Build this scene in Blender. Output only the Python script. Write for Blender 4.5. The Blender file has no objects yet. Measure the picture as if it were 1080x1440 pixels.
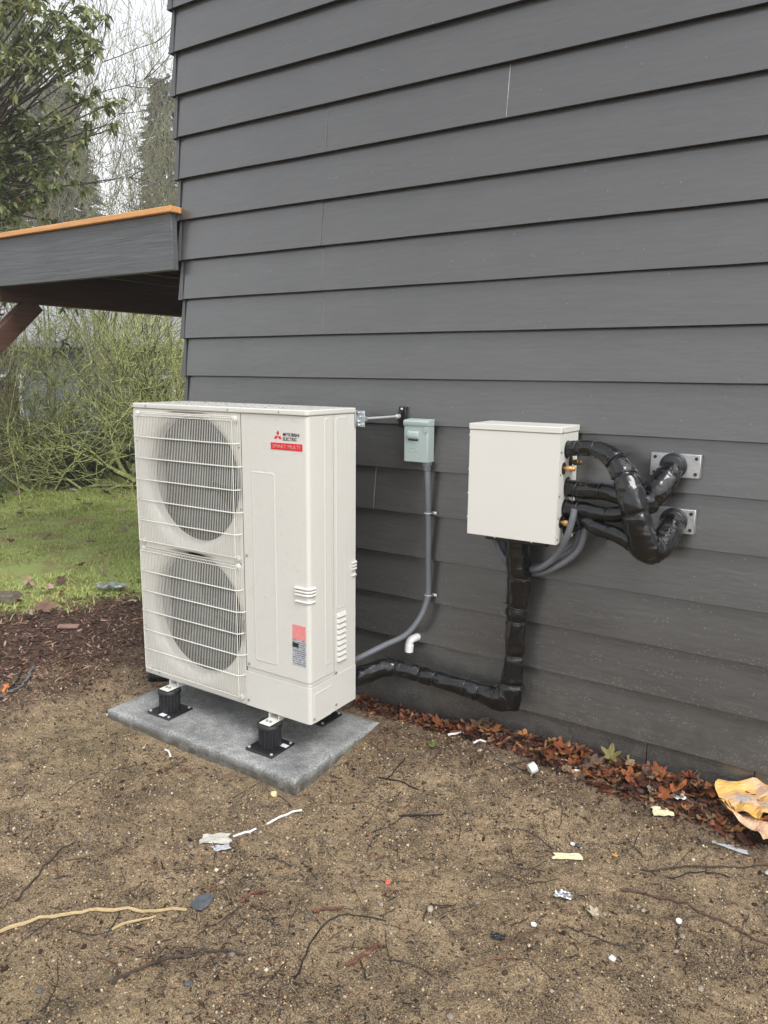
import bpy, bmesh, math, random
import numpy as np
from mathutils import Matrix, Vector
PI = math.pi
R = math.radians
rnd = random.Random(11)
rng = np.random.default_rng(7)
sc = bpy.context.scene
col = sc.collection

# ---------------------------------------------------------------- camera, sky, sun, exposure
cam_d = bpy.data.cameras.new('camera')
cam = bpy.data.objects.new('camera', cam_d)
col.objects.link(cam)
r_, u_, f_ = (0.83733902, 0.54660764, 0.00913567), (-0.10621292, 0.14626773, 0.9835266), (-0.53626689, 0.82451552, -0.18053247)
M = Matrix.Identity(4)
for i in range(3):
    M[i][0], M[i][1], M[i][2] = r_[i], u_[i], -f_[i]
M[0][3], M[1][3], M[2][3] = 2.99706, -2.98361, 1.68539
cam.matrix_world = M
cam_d.sensor_fit = 'HORIZONTAL'
cam_d.sensor_width = 36.0
cam_d.lens = 36.0 * 1065.39 / 1080.0
cam_d.clip_start = 0.05
cam_d.clip_end = 500.0
sc.camera = cam
sc.render.resolution_x, sc.render.resolution_y = 768, 1024

SUN_EL, SUN_AZ = R(52), R(118)          # azimuth measured clockwise from +Y: right of and behind the camera
world = bpy.data.worlds.new('World')
sc.world = world
world.use_nodes = True
nt = world.node_tree
bg = nt.nodes['Background']
sky = nt.nodes.new('ShaderNodeTexSky')
sky.sky_type = 'NISHITA'
sky.sun_disc = False
sky.sun_elevation = SUN_EL
sky.sun_rotation = SUN_AZ
sky.air_density = 1.0
sky.dust_density = 1.0
sky.ozone_density = 1.0
hs = nt.nodes.new('ShaderNodeHueSaturation')     # a closed cloud deck: almost no blue
hs.inputs['Saturation'].default_value = 0.14
nt.links.new(sky.outputs[0], hs.inputs['Color'])
nt.links.new(hs.outputs[0], bg.inputs['Color'])
bg.inputs['Strength'].default_value = 0.15
sun_d = bpy.data.lights.new('sun', 'SUN')
sun_d.energy = 1.2
sun_d.angle = R(24)
sun_d.color = (1.0, 0.985, 0.96)
sun = bpy.data.objects.new('sun', sun_d)
col.objects.link(sun)
sd = Vector((math.sin(SUN_AZ) * math.cos(SUN_EL), math.cos(SUN_AZ) * math.cos(SUN_EL), math.sin(SUN_EL)))
sun.rotation_euler = sd.to_track_quat('Z', 'Y').to_euler()
sun.location = (0, -8, 12)
sc.view_settings.view_transform = 'Standard'
sc.view_settings.look = 'None'
sc.view_settings.gamma = 1.0
sc.view_settings.use_curve_mapping = False
sc.view_settings.exposure = 1.18
sc.render.engine = 'CYCLES'
sc.cycles.use_denoising = True
sc.cycles.max_bounces = 8

# ---------------------------------------------------------------- numeric noise
_tab = rng.random((256, 256))
def vnoise(x, y, f, s=0):
    x = np.asarray(x, float) * f + 31.7 * s + 1000; y = np.asarray(y, float) * f + 17.3 * s + 1000
    xi = np.floor(x).astype(int); yi = np.floor(y).astype(int)
    a = x - xi; b = y - yi
    a = a * a * (3 - 2 * a); b = b * b * (3 - 2 * b)
    g = lambda i, j: _tab[(xi + i) % 256, (yi + j) % 256]
    return (g(0, 0) * (1 - a) + g(1, 0) * a) * (1 - b) + (g(0, 1) * (1 - a) + g(1, 1) * a) * b - 0.5
def S(a, b, x):
    t = np.clip((np.asarray(x, float) - a) / (b - a), 0, 1)
    return t * t * (3 - 2 * t)
def lawn_s(x, y):                        # signed distance from the lawn's ragged edge, positive on the bare side
    return (x + 1.93) * .833 + (y + .24) * -.552 + .35 * vnoise(x, y, 1.6, 3) + .16 * vnoise(x, y, 6, 4)
def gh(x, y):
    x = np.asarray(x, float); y = np.asarray(y, float)
    h = (.05 + .05 * S(1, 2, x)) * S(-.75, 0, y) + .02 * S(.6, -.3, x)
    pad = S(.12, .0, np.maximum(np.abs(x - .56) - .6, np.abs(y + .5) - .33))
    m = 1 - .8 * pad
    h = h - .014 * S(.55, .06, np.hypot(np.maximum(np.abs(x - .62) - .60, 0), np.maximum(np.abs(y + .87) - .10, 0)))
    near = S(9, 5, np.hypot(x, y))
    h = h + m * near * (.030 * vnoise(x, y, 2.2, 1) + .026 * vnoise(x, y, 6, 2) + .018 * vnoise(x, y, 15, 5) + .008 * vnoise(x, y, 34, 6) + .005 * vnoise(x, y, 60, 7))
    h = h + .05 * vnoise(x, y, .5, 8) * S(2, 6, np.hypot(x, y))
    return h

# ---------------------------------------------------------------- materials
def nodes(m):
    m.use_nodes = True
    n = m.node_tree.nodes; return n, m.node_tree.links, n['Principled BSDF']
def ramp(n, l, src, stops, interp='LINEAR'):
    r = n.new('ShaderNodeValToRGB'); l.new(src, r.inputs[0])
    r.color_ramp.interpolation = interp
    e = r.color_ramp.elements
    while len(e) < len(stops): e.new(0.5)
    for k, (p, c) in enumerate(stops):
        e[k].position = p; e[k].color = (c[0], c[1], c[2], 1) if not isinstance(c, (int, float)) else (c, c, c, 1)
    return r.outputs[0]
def noise(n, l, scale, detail=4, rough=.55, vec=None, dist=0):
    t = n.new('ShaderNodeTexNoise'); t.inputs['Scale'].default_value = scale
    t.inputs['Detail'].default_value = detail; t.inputs['Roughness'].default_value = rough; t.inputs['Distortion'].default_value = dist
    if vec is None:
        vec = coords(n)
    l.new(vec, t.inputs['Vector']); return t.outputs['Fac']
def coords(n, kind='Object'):
    for k in n:
        if k.bl_idname == 'ShaderNodeTexCoord': return k.outputs[kind]
    return n.new('ShaderNodeTexCoord').outputs[kind]
def mapped(n, l, scale, kind='Object', loc=(0, 0, 0)):
    mp = n.new('ShaderNodeMapping'); mp.inputs['Scale'].default_value = scale; mp.inputs['Location'].default_value = loc
    l.new(coords(n, kind), mp.inputs['Vector']); return mp.outputs[0]
def mix(n, l, fac, a, b, mode='MIX'):
    m = n.new('ShaderNodeMix'); m.data_type = 'RGBA'; m.blend_type = mode
    for sock, v in ((m.inputs[0], fac), (m.inputs[6], a), (m.inputs[7], b)):
        if hasattr(v, 'is_linked'): l.new(v, sock)
        elif isinstance(v, (int, float)): sock.default_value = v
        else: sock.default_value = (v[0], v[1], v[2], 1)
    return m.outputs[2]
def math_(n, l, op, a, b):
    m = n.new('ShaderNodeMath'); m.operation = op
    for sock, v in ((m.inputs[0], a), (m.inputs[1], b)):
        if hasattr(v, 'is_linked'): l.new(v, sock)
        else: sock.default_value = v
    return m.outputs[0]
def bump(n, l, b, height, strength, dist=.01):
    k = n.new('ShaderNodeBump'); k.inputs['Strength'].default_value = strength; k.inputs['Distance'].default_value = dist
    l.new(height, k.inputs['Height'])
    if b.inputs['Normal'].is_linked: l.new(b.inputs['Normal'].links[0].from_socket, k.inputs['Normal'])
    l.new(k.outputs[0], b.inputs['Normal'])
def mat(name, c, rough=.5, metal=0, var=.12, vscale=8, bmp=0, bscale=60, spec=.5, coat=0):
    m = bpy.data.materials.new(name); n, l, b = nodes(m)
    f = noise(n, l, vscale, 5)
    a = tuple(v * (1 - var) for v in c); d = tuple(min(1, v * (1 + var)) for v in c)
    l.new(ramp(n, l, f, [(.3, a), (.7, d)]), b.inputs['Base Color'])
    b.inputs['Roughness'].default_value = rough; b.inputs['Metallic'].default_value = metal
    b.inputs['Specular IOR Level'].default_value = spec
    if coat: b.inputs['Coat Weight'].default_value = coat; b.inputs['Coat Roughness'].default_value = .1
    if bmp: bump(n, l, b, noise(n, l, bscale, 4), bmp)
    return m
def mat_random(name, stops, rough=.7, source='island', bmp=0, bscale=80, spec=.4, var=0, transl=0):
    """colour drawn per loose piece (or per object) from a ramp"""
    m = bpy.data.materials.new(name); n, l, b = nodes(m)
    if source == 'island':
        o = n.new('ShaderNodeNewGeometry').outputs['Random Per Island']
    else:
        o = n.new('ShaderNodeObjectInfo').outputs['Random']
    c = ramp(n, l, o, stops)
    if var:
        c = mix(n, l, var, c, ramp(n, l, noise(n, l, bscale, 4), [(.35, .1), (.65, 1.)]), 'MULTIPLY')
    l.new(c, b.inputs['Base Color'])
    b.inputs['Roughness'].default_value = rough
    b.inputs['Specular IOR Level'].default_value = spec
    if bmp: bump(n, l, b, noise(n, l, bscale, 4), bmp)
    return m

# siding paint
def siding_material():
    m = bpy.data.materials.new('siding_paint'); n, l, b = nodes(m)
    grain = noise(n, l, 1, 6, .6, mapped(n, l, (5, 5, 75)), .6)
    lump = noise(n, l, 1, 5, .6, mapped(n, l, (9, 9, 22)), .8)
    blot = noise(n, l, 1.6, 4)
    base = ramp(n, l, blot, [(.3, (.046, .0448, .0436)), (.7, (.060, .0582, .0562))])
    base = mix(n, l, .35, base, ramp(n, l, grain, [(.35, (.033, .0323, .0315)), (.7, (.065, .0632, .061))]))
    sep = n.new('ShaderNodeSeparateXYZ'); l.new(coords(n), sep.inputs[0])
    # dried mud splash: pale specks, thick near the ground and gone above waist height
    v = n.new('ShaderNodeTexVoronoi'); v.inputs['Scale'].default_value = 95; l.new(coords(n), v.inputs['Vector'])
    keep = ramp(n, l, v.outputs['Color'], [(.0, 0.), (1., 1.)])
    spot = ramp(n, l, v.outputs['Distance'], [(.12, 1.), (.30, 0.)])
    mr = n.new('ShaderNodeMapRange'); l.new(sep.outputs[2], mr.inputs[0])
    mr.inputs[1].default_value = .12; mr.inputs[2].default_value = .95; mr.inputs[3].default_value = .85; mr.inputs[4].default_value = .12
    patch = ramp(n, l, noise(n, l, 7, 5, .65), [(.42, 0.), (.66, 1.)])
    thr = math_(n, l, 'GREATER_THAN', math_(n, l, 'MULTIPLY', mr.outputs[0], math_(n, l, 'ADD', patch, .25)), keep)
    sp = math_(n, l, 'MULTIPLY', spot, thr)
    base = mix(n, l, math_(n, l, 'MULTIPLY', sp, .55), base, (.26, .245, .215))
    dust = n.new('ShaderNodeMapRange'); l.new(sep.outputs[2], dust.inputs[0])
    dust.inputs[1].default_value = .15; dust.inputs[2].default_value = .5; dust.inputs[3].default_value = .45; dust.inputs[4].default_value = 0
    base = mix(n, l, math_(n, l, 'MULTIPLY', dust.outputs[0], ramp(n, l, noise(n, l, 14, 6, .7), [(.35, 0.), (.7, 1.)])), base, (.15, .138, .118))
    # chalky scuffs where ladders and hands rubbed the paint
    sc1 = ramp(n, l, noise(n, l, 1, 6, .7, mapped(n, l, (4, 4, 11), loc=(3.1, 0, 1.3))), [(.66, 0.), (.80, 1.)])
    hi = n.new('ShaderNodeMapRange'); l.new(sep.outputs[2], hi.inputs[0])
    hi.inputs[1].default_value = 1.9; hi.inputs[2].default_value = 2.6; hi.inputs[3].default_value = 0; hi.inputs[4].default_value = .5
    base = mix(n, l, math_(n, l, 'MULTIPLY', sc1, hi.outputs[0]), base, (.17, .175, .18))
    l.new(base, b.inputs['Base Color'])
    l.new(ramp(n, l, noise(n, l, 5, 5), [(.3, .30), (.7, .45)]), b.inputs['Roughness'])
    b.inputs['Specular IOR Level'].default_value = .5; b.inputs['Coat Weight'].default_value = 1.0; b.inputs['Coat Roughness'].default_value = .24; b.inputs['Coat IOR'].default_value = 1.6
    bump(n, l, b, lump, .32, .006); bump(n, l, b, grain, .22, .003); bump(n, l, b, noise(n, l, 1, 4, .5, mapped(n, l, (1.6, 1.6, 5))), .6, .016); bump(n, l, b, noise(n, l, 240, 3), .08, .002)
    return m
def unit_material(name, c):
    m = bpy.data.materials.new(name); n, l, b = nodes(m)
    f = noise(n, l, 3, 5)
    cc = ramp(n, l, f, [(.3, tuple(v * .97 for v in c)), (.7, c)])
    l.new(cc, b.inputs['Base Color'])
    l.new(ramp(n, l, noise(n, l, 9, 5), [(.3, .30), (.7, .42)]), b.inputs['Roughness'])
    bump(n, l, b, noise(n, l, 260, 2), .10, .002)
    return m
def ground_material():
    m = bpy.data.materials.new('bare_soil'); n, l, b = nodes(m)
    at = n.new('ShaderNodeAttribute'); at.attribute_name = 'zone'
    sp = n.new('ShaderNodeSeparateColor'); l.new(at.outputs['Color'], sp.inputs[0])
    big = noise(n, l, 2.2, 6, .6); mid = noise(n, l, 11, 7, .65); fin = noise(n, l, 55, 6, .7); grit = noise(n, l, 210, 3, .6)
    soil = ramp(n, l, mid, [(.34, (.130, .087, .051)), (.50, (.30, .212, .122)), (.64, (.44, .32, .188))])
    soil = mix(n, l, .6, soil, ramp(n, l, fin, [(.38, (.040, .026, .017)), (.5, (.28, .195, .112)), (.62, (.58, .43, .26))]))
    soil = mix(n, l, ramp(n, l, big, [(.50, 0.), (.66, .6)]), soil, (.10, .064, .042))
    soil = mix(n, l, ramp(n, l, big, [(.30, .6), (.48, 0.)]), soil, (.52, .39, .235))
    soil = mix(n, l, ramp(n, l, noise(n, l, 5.5, 8, .72, None, .8), [(.47, 0.), (.58, .9)]), soil, (.055, .036, .026))
    soil = mix(n, l, .45, soil, ramp(n, l, grit, [(.43, (.045, .031, .02)), (.57, (.52, .39, .24))]))
    v = n.new('ShaderNodeTexVoronoi'); v.inputs['Scale'].default_value = 130; l.new(coords(n), v.inputs['Vector'])
    pick = math_(n, l, 'GREATER_THAN', ramp(n, l, v.outputs['Color'], [(0., 0.), (1., 1.)]), .86)
    soil = mix(n, l, math_(n, l, 'MULTIPLY', pick, ramp(n, l, v.outputs['Distance'], [(.22, 1.), (.42, 0.)])), soil, (.34, .28, .20))
    mul = ramp(n, l, fin, [(.35, (.035, .020, .014)), (.55, (.10, .058, .038)), (.72, (.19, .115, .075))])
    c = mix(n, l, sp.outputs[1], soil, mul)
    gr = mix(n, l, ramp(n, l, noise(n, l, 3.2, 6, .65), [(.46, 0.), (.62, 1.)]), ramp(n, l, fin, [(.3, (.24, .30, .09)), (.7, (.46, .54, .18))]), ramp(n, l, fin, [(.3, (.17, .12, .07)), (.7, (.42, .30, .15))]))
    c = mix(n, l, sp.outputs[0], c, gr)
    moss = math_(n, l, 'MULTIPLY', sp.outputs[2], ramp(n, l, fin, [(.42, 0.), (.6, 1.)]))
    c = mix(n, l, moss, c, (.10, .105, .03))
    l.new(c, b.inputs['Base Color'])
    l.new(ramp(n, l, mid, [(.3, .55), (.7, .9)]), b.inputs['Roughness'])
    b.inputs['Specular IOR Level'].default_value = .3
    bump(n, l, b, fin, 1.0, .016); bump(n, l, b, grit, .8, .005)
    return m
def concrete_material():
    m = bpy.data.materials.new('concrete'); n, l, b = nodes(m)
    c = ramp(n, l, noise(n, l, 160, 4, .7), [(.36, (.17, .175, .172)), (.64, (.56, .565, .55))])
    c = mix(n, l, .75, c, ramp(n, l, noise(n, l, 4.5, 7, .7), [(.36, .38), (.62, 1.)]), 'MULTIPLY')
    c = mix(n, l, .6, c, ramp(n, l, noise(n, l, 19, 6, .7), [(.36, .5), (.6, 1.)]), 'MULTIPLY')
    c = mix(n, l, ramp(n, l, noise(n, l, 9, 5, .6), [(.56, 0.), (.72, .4)]), c, (.20, .17, .12))
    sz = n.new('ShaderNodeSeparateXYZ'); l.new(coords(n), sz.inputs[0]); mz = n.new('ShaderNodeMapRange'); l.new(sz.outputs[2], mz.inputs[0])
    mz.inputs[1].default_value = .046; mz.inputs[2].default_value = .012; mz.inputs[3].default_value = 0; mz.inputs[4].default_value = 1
    c = mix(n, l, math_(n, l, 'MULTIPLY', mz.outputs[0], ramp(n, l, noise(n, l, 26, 6, .7), [(.30, .35), (.58, 1.)])), c, (.085, .075, .055))  # damp and shade of the pad's lower sides, painted into the colour
    l.new(c, b.inputs['Base Color'])
    l.new(ramp(n, l, noise(n, l, 4.5, 7, .7), [(.38, .38), (.62, .8)]), b.inputs['Roughness'])
    bump(n, l, b, noise(n, l, 150, 5, .7), .8, .005); bump(n, l, b, noise(n, l, 22, 4), .5, .010)
    return m
def wrap_material():
    m = bpy.data.materials.new('black_wrap'); n, l, b = nodes(m)
    b.inputs['Base Color'].default_value = (.004, .004, .0045, 1)
    l.new(ramp(n, l, noise(n, l, 14, 4), [(.35, .05), (.7, .17)]), b.inputs['Roughness'])
    b.inputs['Specular IOR Level'].default_value = .2; b.inputs['Coat Weight'].default_value = 1.0; b.inputs['Coat Roughness'].default_value = .07; b.inputs['Coat IOR'].default_value = 1.42
    bump(n, l, b, noise(n, l, 1, 4, .5, mapped(n, l, (24, 24, 24)), 2.2), .5, .014); bump(n, l, b, noise(n, l, 1, 3, .5, mapped(n, l, (70, 70, 70)), 3.0), .22, .004)
    bump(n, l, b, noise(n, l, 120, 3), .10, .003)
    return m
def wood_material(name, c1, c2, rough=.6, axis=0, bmp=.4):
    m = bpy.data.materials.new(name); n, l, b = nodes(m)
    s = [60, 60, 60]; s[axis] = 3.0
    g = noise(n, l, 1, 6, .65, mapped(n, l, tuple(s)), .8)
    l.new(ramp(n, l, g, [(.32, c1), (.68, c2)]), b.inputs['Base Color'])
    b.inputs['Roughness'].default_value = rough
    bump(n, l, b, g, bmp, .004)
    return m
def label_material():
    m = bpy.data.materials.new('label_print'); n, l, b = nodes(m)
    sep = n.new('ShaderNodeSeparateXYZ'); l.new(coords(n), sep.inputs[0])
    w = math_(n, l, 'FRACT', math_(n, l, 'MULTIPLY', sep.outputs[2], 105.0), 0)
    line = math_(n, l, 'GREATER_THAN', w, .52)
    word = math_(n, l, 'GREATER_THAN', noise(n, l, 1, 2, .5, mapped(n, l, (190, 1, 105))), .47)
    c = mix(n, l, math_(n, l, 'MULTIPLY', line, word), (.42, .44, .47), (.10, .11, .13))
    l.new(c, b.inputs['Base Color']); b.inputs['Roughness'].default_value = .35
    return m
def leaf_material(name, stops, rough=.35):
    m = mat_random(name, stops, rough, 'island', spec=.5)
    return m

MT = dict(
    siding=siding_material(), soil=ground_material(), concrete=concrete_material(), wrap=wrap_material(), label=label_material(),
    unit=unit_material('cream_enamel', (.61, .597, .55)), unit2=unit_material('white_enamel', (.66, .648, .60)),
    wire=mat('grille_wire', (.62, .605, .55), .35, var=.03),
    dark=mat('dark_void', (.012, .013, .014), .7), coil=mat('coil_fins', (.016, .022, .023), .5, .3, .2, 60),
    fan=mat('fan_plastic', (.022, .032, .033), .45, var=.1),
    red=mat('red_badge', (.62, .012, .016), .35, var=.03), black_ink=mat('black_ink', (.02, .02, .02), .5, var=.05), pale_ink=mat('pale_ink', (.62, .30, .30), .5, var=.05),
    pinklab=mat('pink_label', (.72, .25, .24), .4, var=.1, vscale=60), paper=mat('white_sticker', (.72, .72, .78), .45, var=.12, vscale=120),
    rubber=mat('black_plastic', (.012, .0125, .014), .38, var=.3, bmp=.1, bscale=90), screw=mat('screw_steel', (.33, .33, .32), .35, .8),
    galv=mat('galvanised_steel', (.52, .55, .57), .32, .85, .25, 45, .15, 60), zinc=mat('zinc_rod', (.72, .72, .72), .3, .6, .05),
    disc=mat('grey_green_enamel', (.36, .43, .41), .38, var=.04), conduit=mat('grey_conduit', (.135, .145, .16), .42, var=.08), pvc=mat('white_pvc', (.80, .80, .78), .3, var=.03),
    alu=mat('brushed_aluminium', (.50, .52, .54), .33, .8, .15, 30, .1, 140), brass=mat('brass', (.66, .40, .16), .28, .9, .15), oldbrass=mat('dull_brass', (.24, .15, .06), .4, .8, .15),
    fascia=wood_material('grey_rough_sawn', (.072, .078, .082), (.118, .124, .128), .6, 0, .9),
    cedar=wood_material('fresh_cedar', (.50, .23, .075), (.70, .36, .13), .5, 0), brown=wood_material('brown_timber', (.046, .021, .012), (.10, .048, .028), .6, 1), brownx=wood_material('brown_deck_timber', (.09, .05, .03), (.19, .11, .065), .6, 0),
    butt_shade=mat('board_underside_shade', (.011, .010, .010), .9, var=.3, vscale=30),  # shadow line below each board, painted as a near-black underside
    caulk=mat('pale_caulk', (.42, .43, .44), .6, var=.3, vscale=60),
    capmetal=mat('painted_corner_metal', (.082, .083, .085), .45, var=.1),
)

# ---------------------------------------------------------------- mesh helpers
class MB:
    def __init__(s): s.v = []; s.f = []
    def add(s, vs, fs):
        o = len(s.v); s.v += [tuple(p) for p in vs]; s.f += [tuple(i + o for i in f) for f in fs]; return s
    def box(s, a, b):
        (x0, y0, z0), (x1, y1, z1) = a, b
        return s.add([(x0, y0, z0), (x1, y0, z0), (x1, y1, z0), (x0, y1, z0), (x0, y0, z1), (x1, y0, z1), (x1, y1, z1), (x0, y1, z1)],
                     [(0, 3, 2, 1), (4, 5, 6, 7), (0, 1, 5, 4), (1, 2, 6, 5), (2, 3, 7, 6), (3, 0, 4, 7)])
    def extrude(s, prof, axis, a, b):
        """closed 2D profile (list of pairs) swept along an axis (0,1,2) from a to b"""
        n = len(prof); vs = []
        for t in (a, b):
            for p, q in prof:
                vs.append((t, p, q) if axis == 0 else (p, t, q) if axis == 1 else (p, q, t))
        fs = [tuple(range(n))[::-1], tuple(range(n, 2 * n))] + [(i, (i + 1) % n, n + (i + 1) % n, n + i) for i in range(n)]
        return s.add(vs, fs)
    def tube(s, path, rad, n=10, cap=True, mod=None):
        path = [Vector(p) for p in path]; k = len(path)
        rad = rad if hasattr(rad, '__len__') else [rad] * k
        up = None; base = len(s.v); vs = []
        for i, p in enumerate(path):
            t = (path[min(i + 1, k - 1)] - path[max(i - 1, 0)]).normalized()
            if up is None:
                up = Vector((0, 0, 1)) if abs(t.z) < .9 else Vector((0, 1, 0))
            up = (up - t * up.dot(t)).normalized(); sd = t.cross(up)
            for j in range(n):
                a = 2 * PI * j / n; rr = rad[i] * (mod(i, j) if mod else 1)
                vs.append(p + (up * math.cos(a) + sd * math.sin(a)) * rr)
        fs = []
        for i in range(k - 1):
            for j in range(n):
                fs.append((i * n + j, i * n + (j + 1) % n, (i + 1) * n + (j + 1) % n, (i + 1) * n + j))
        if cap: fs += [tuple(range(n))[::-1], tuple(range((k - 1) * n, k * n))]
        return s.add(vs, [f[::-1] for f in fs])
    def cyl(s, p, q, r, n=12): return s.tube([p, q], r, n)
    def lathe(s, prof, c, axis=2, n=20):
        """(radius, height) profile turned about an axis through c"""
        vs = []; k = len(prof)
        for r, h in prof:
            for j in range(n):
                a = 2 * PI * j / n; x, y = r * math.cos(a), r * math.sin(a)
                vs.append({2: (c[0] + x, c[1] + y, c[2] + h), 1: (c[0] + x, c[1] + h, c[2] + y), 0: (c[0] + h, c[1] + x, c[2] + y)}[axis])
        fs = [(i * n + j, i * n + (j + 1) % n, (i + 1) * n + (j + 1) % n, (i + 1) * n + j) for i in range(k - 1) for j in range(n)]
        fs += [tuple(range(n))[::-1], tuple(range((k - 1) * n, k * n))]
        return s.add(vs, fs)
    def mesh(s, name):
        me = bpy.data.meshes.new(name); me.from_pydata(s.v, [], s.f)
        bm = bmesh.new(); bm.from_mesh(me); bmesh.ops.recalc_face_normals(bm, faces=bm.faces); bm.to_mesh(me); bm.free()
        return me
    def build(s, name, m, parent=None, bevel=0, smooth=False, seg=2):
        return link(name, s.mesh(name), m, parent, bevel, smooth, seg)
def link(name, me, m, parent=None, bevel=0, smooth=False, seg=2):
    o = bpy.data.objects.new(name, me); col.objects.link(o)
    if m is not None and not me.materials: me.materials.append(m)
    if smooth or bevel:
        me.polygons.foreach_set('use_smooth', [True] * len(me.polygons))
        if not smooth:
            try: me.set_sharp_from_angle(angle=R(35))
            except Exception: pass
    if smooth:
        try: me.set_sharp_from_angle(angle=R(50))
        except Exception: pass
    if bevel:
        b = o.modifiers.new('bevel', 'BEVEL'); b.width = bevel; b.segments = seg; b.limit_method = 'ANGLE'; b.angle_limit = R(40); b.harden_normals = False
    if parent: adopt(o, parent)
    return o
def origin_of(p):
    t = Vector(p.location)
    while p.parent: p = p.parent; t = t + Vector(p.location) if False else t
    return t
WORLD_OFF = {}
def adopt(o, parent):
    o.parent = parent
    off = WORLD_OFF.get(parent.name)
    if off is None: off = Vector(parent.location)
    if parent.type == 'EMPTY': o.matrix_parent_inverse = Matrix.Translation(-off)
    return o
def empty(name, loc, label, cat, group=None):
    o = bpy.data.objects.new(name, None); col.objects.link(o); o.location = loc
    o.empty_display_size = .05
    return tag(o, label, cat, group)
def tag(o, label=None, cat=None, group=None, kind=None):
    if label: o['label'] = label
    if cat: o['category'] = cat
    if group: o['group'] = group
    if kind: o['kind'] = kind
    return o
def copy_tree(o, parent=None):
    c = o.copy(); col.objects.link(c); c.parent = parent
    for ch in list(o.children): copy_tree(ch, c)
    return c
def tri_mesh(name, V, F, smooth=False):
    V = np.asarray(V, np.float32).reshape(-1, 3); F = np.asarray(F, np.int32).reshape(-1, 3)
    me = bpy.data.meshes.new(name)
    me.vertices.add(len(V)); me.vertices.foreach_set('co', V.ravel())
    me.loops.add(F.size); me.loops.foreach_set('vertex_index', F.ravel())
    me.polygons.add(len(F)); me.polygons.foreach_set('loop_start', np.arange(0, F.size, 3, dtype=np.int32))
    try: me.polygons.foreach_set('loop_total', np.full(len(F), 3, np.int32))
    except Exception: pass
    if smooth: me.polygons.foreach_set('use_smooth', np.ones(len(F), bool))
    me.update(calc_edges=True); me.validate()
    return me
def stamp(shape_v, shape_f, pos, rot, scl):
    """many copies of a small shape: pos (n,3), rot (n,3,3), scl (n,3) -> V, F"""
    sv = np.asarray(shape_v, float); sf = np.asarray(shape_f, int); n = len(pos)
    V = np.einsum('nij,nkj->nki', rot, sv[None] * scl[:, None, :]) + pos[:, None, :]
    F = sf[None] + (np.arange(n) * len(sv))[:, None, None]
    return V.reshape(-1, 3), F.reshape(-1, 3)
def rots(n, tilt=PI, g=None):
    g = g or rng
    a = g.uniform(0, 2 * PI, n); t = g.normal(0, 1, n) * tilt if tilt < 2 else g.uniform(0, PI, n); b = g.uniform(0, 2 * PI, n)
    def rz(a):
        m = np.zeros((n, 3, 3)); m[:, 0, 0] = np.cos(a); m[:, 0, 1] = -np.sin(a); m[:, 1, 0] = np.sin(a); m[:, 1, 1] = np.cos(a); m[:, 2, 2] = 1; return m
    def rx(a):
        m = np.zeros((n, 3, 3)); m[:, 1, 1] = np.cos(a); m[:, 1, 2] = -np.sin(a); m[:, 2, 1] = np.sin(a); m[:, 2, 2] = np.cos(a); m[:, 0, 0] = 1; return m
    return rz(a) @ rx(t) @ rz(b)
def segs_mesh(name, P0, P1, R0, R1, n=4):
    P0, P1 = np.asarray(P0, float), np.asarray(P1, float); R0, R1 = np.asarray(R0, float), np.asarray(R1, float)
    d = P1 - P0; d /= np.linalg.norm(d, axis=1)[:, None] + 1e-9
    ref = np.where(np.abs(d[:, 2:3]) < .9, np.array([[0, 0, 1.]]), np.array([[1., 0, 0]]))
    a = np.cross(d, ref); a /= np.linalg.norm(a, axis=1)[:, None]; b = np.cross(d, a)
    V = []
    for P, RR in ((P0, R0), (P1, R1)):
        for j in range(n):
            t = 2 * PI * j / n; V.append(P + (a * math.cos(t) + b * math.sin(t)) * RR[:, None])
    V = np.stack(V, 1); m = len(P0)
    F = []
    for j in range(n):
        k = (j + 1) % n; F += [(j, k, n + k), (j, n + k, n + j)]
    F = np.array(F)[None] + (np.arange(m) * 2 * n)[:, None, None]
    return tri_mesh(name, V.reshape(-1, 3), F.reshape(-1, 3), True)
def smooth_path(pts, k=8):
    """Catmull-Rom through the points"""
    P = [np.array(p, float) for p in pts]; P = [2 * P[0] - P[1]] + P + [2 * P[-1] - P[-2]]; out = []
    for i in range(1, len(P) - 2):
        for j in range(k):
            t = j / k; a, b, c, d = P[i - 1], P[i], P[i + 1], P[i + 2]
            out.append(.5 * (2 * b + (c - a) * t + (2 * a - 5 * b + 4 * c - d) * t * t + (3 * b - a - 3 * c + d) * t ** 3))
    return out + [P[-2]]

# ---------------------------------------------------------------- ground
def axis_coords(lo, hi, step, far, n):
    out = [lo - (lo + far) * (1 - (1 - k / n) ** 2.2) if False else None for k in range(0)]
    a = lo - np.geomspace(step, far + lo if far + lo > 1 else far, n)
    b = hi + np.geomspace(step, far, n)
    return np.concatenate([a[::-1], np.arange(lo, hi + 1e-6, step), b])
gx = axis_coords(-1.3, 3.3, .013, 120, 46); gy = axis_coords(-2.5, .04, .013, 120, 46)
XX, YY = np.meshgrid(gx, gy)
ZZ = gh(XX, YY)
ZZ = np.where(YY > .03, ZZ - .0, ZZ)
nx, ny = len(gx), len(gy)
V = np.stack([XX, YY, ZZ], -1).reshape(-1, 3)
ii, jj = np.meshgrid(np.arange(nx - 1), np.arange(ny - 1)); q = (jj * nx + ii).ravel()
F = np.concatenate([np.stack([q, q + 1, q + nx + 1], 1), np.stack([q, q + nx + 1, q + nx], 1)])
me = tri_mesh('ground', V, F, True)
ls_ = lawn_s(XX, YY).ravel()
lawn = S(.30, .0, ls_) * S(-8.2, -7.0, XX.ravel())
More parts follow.
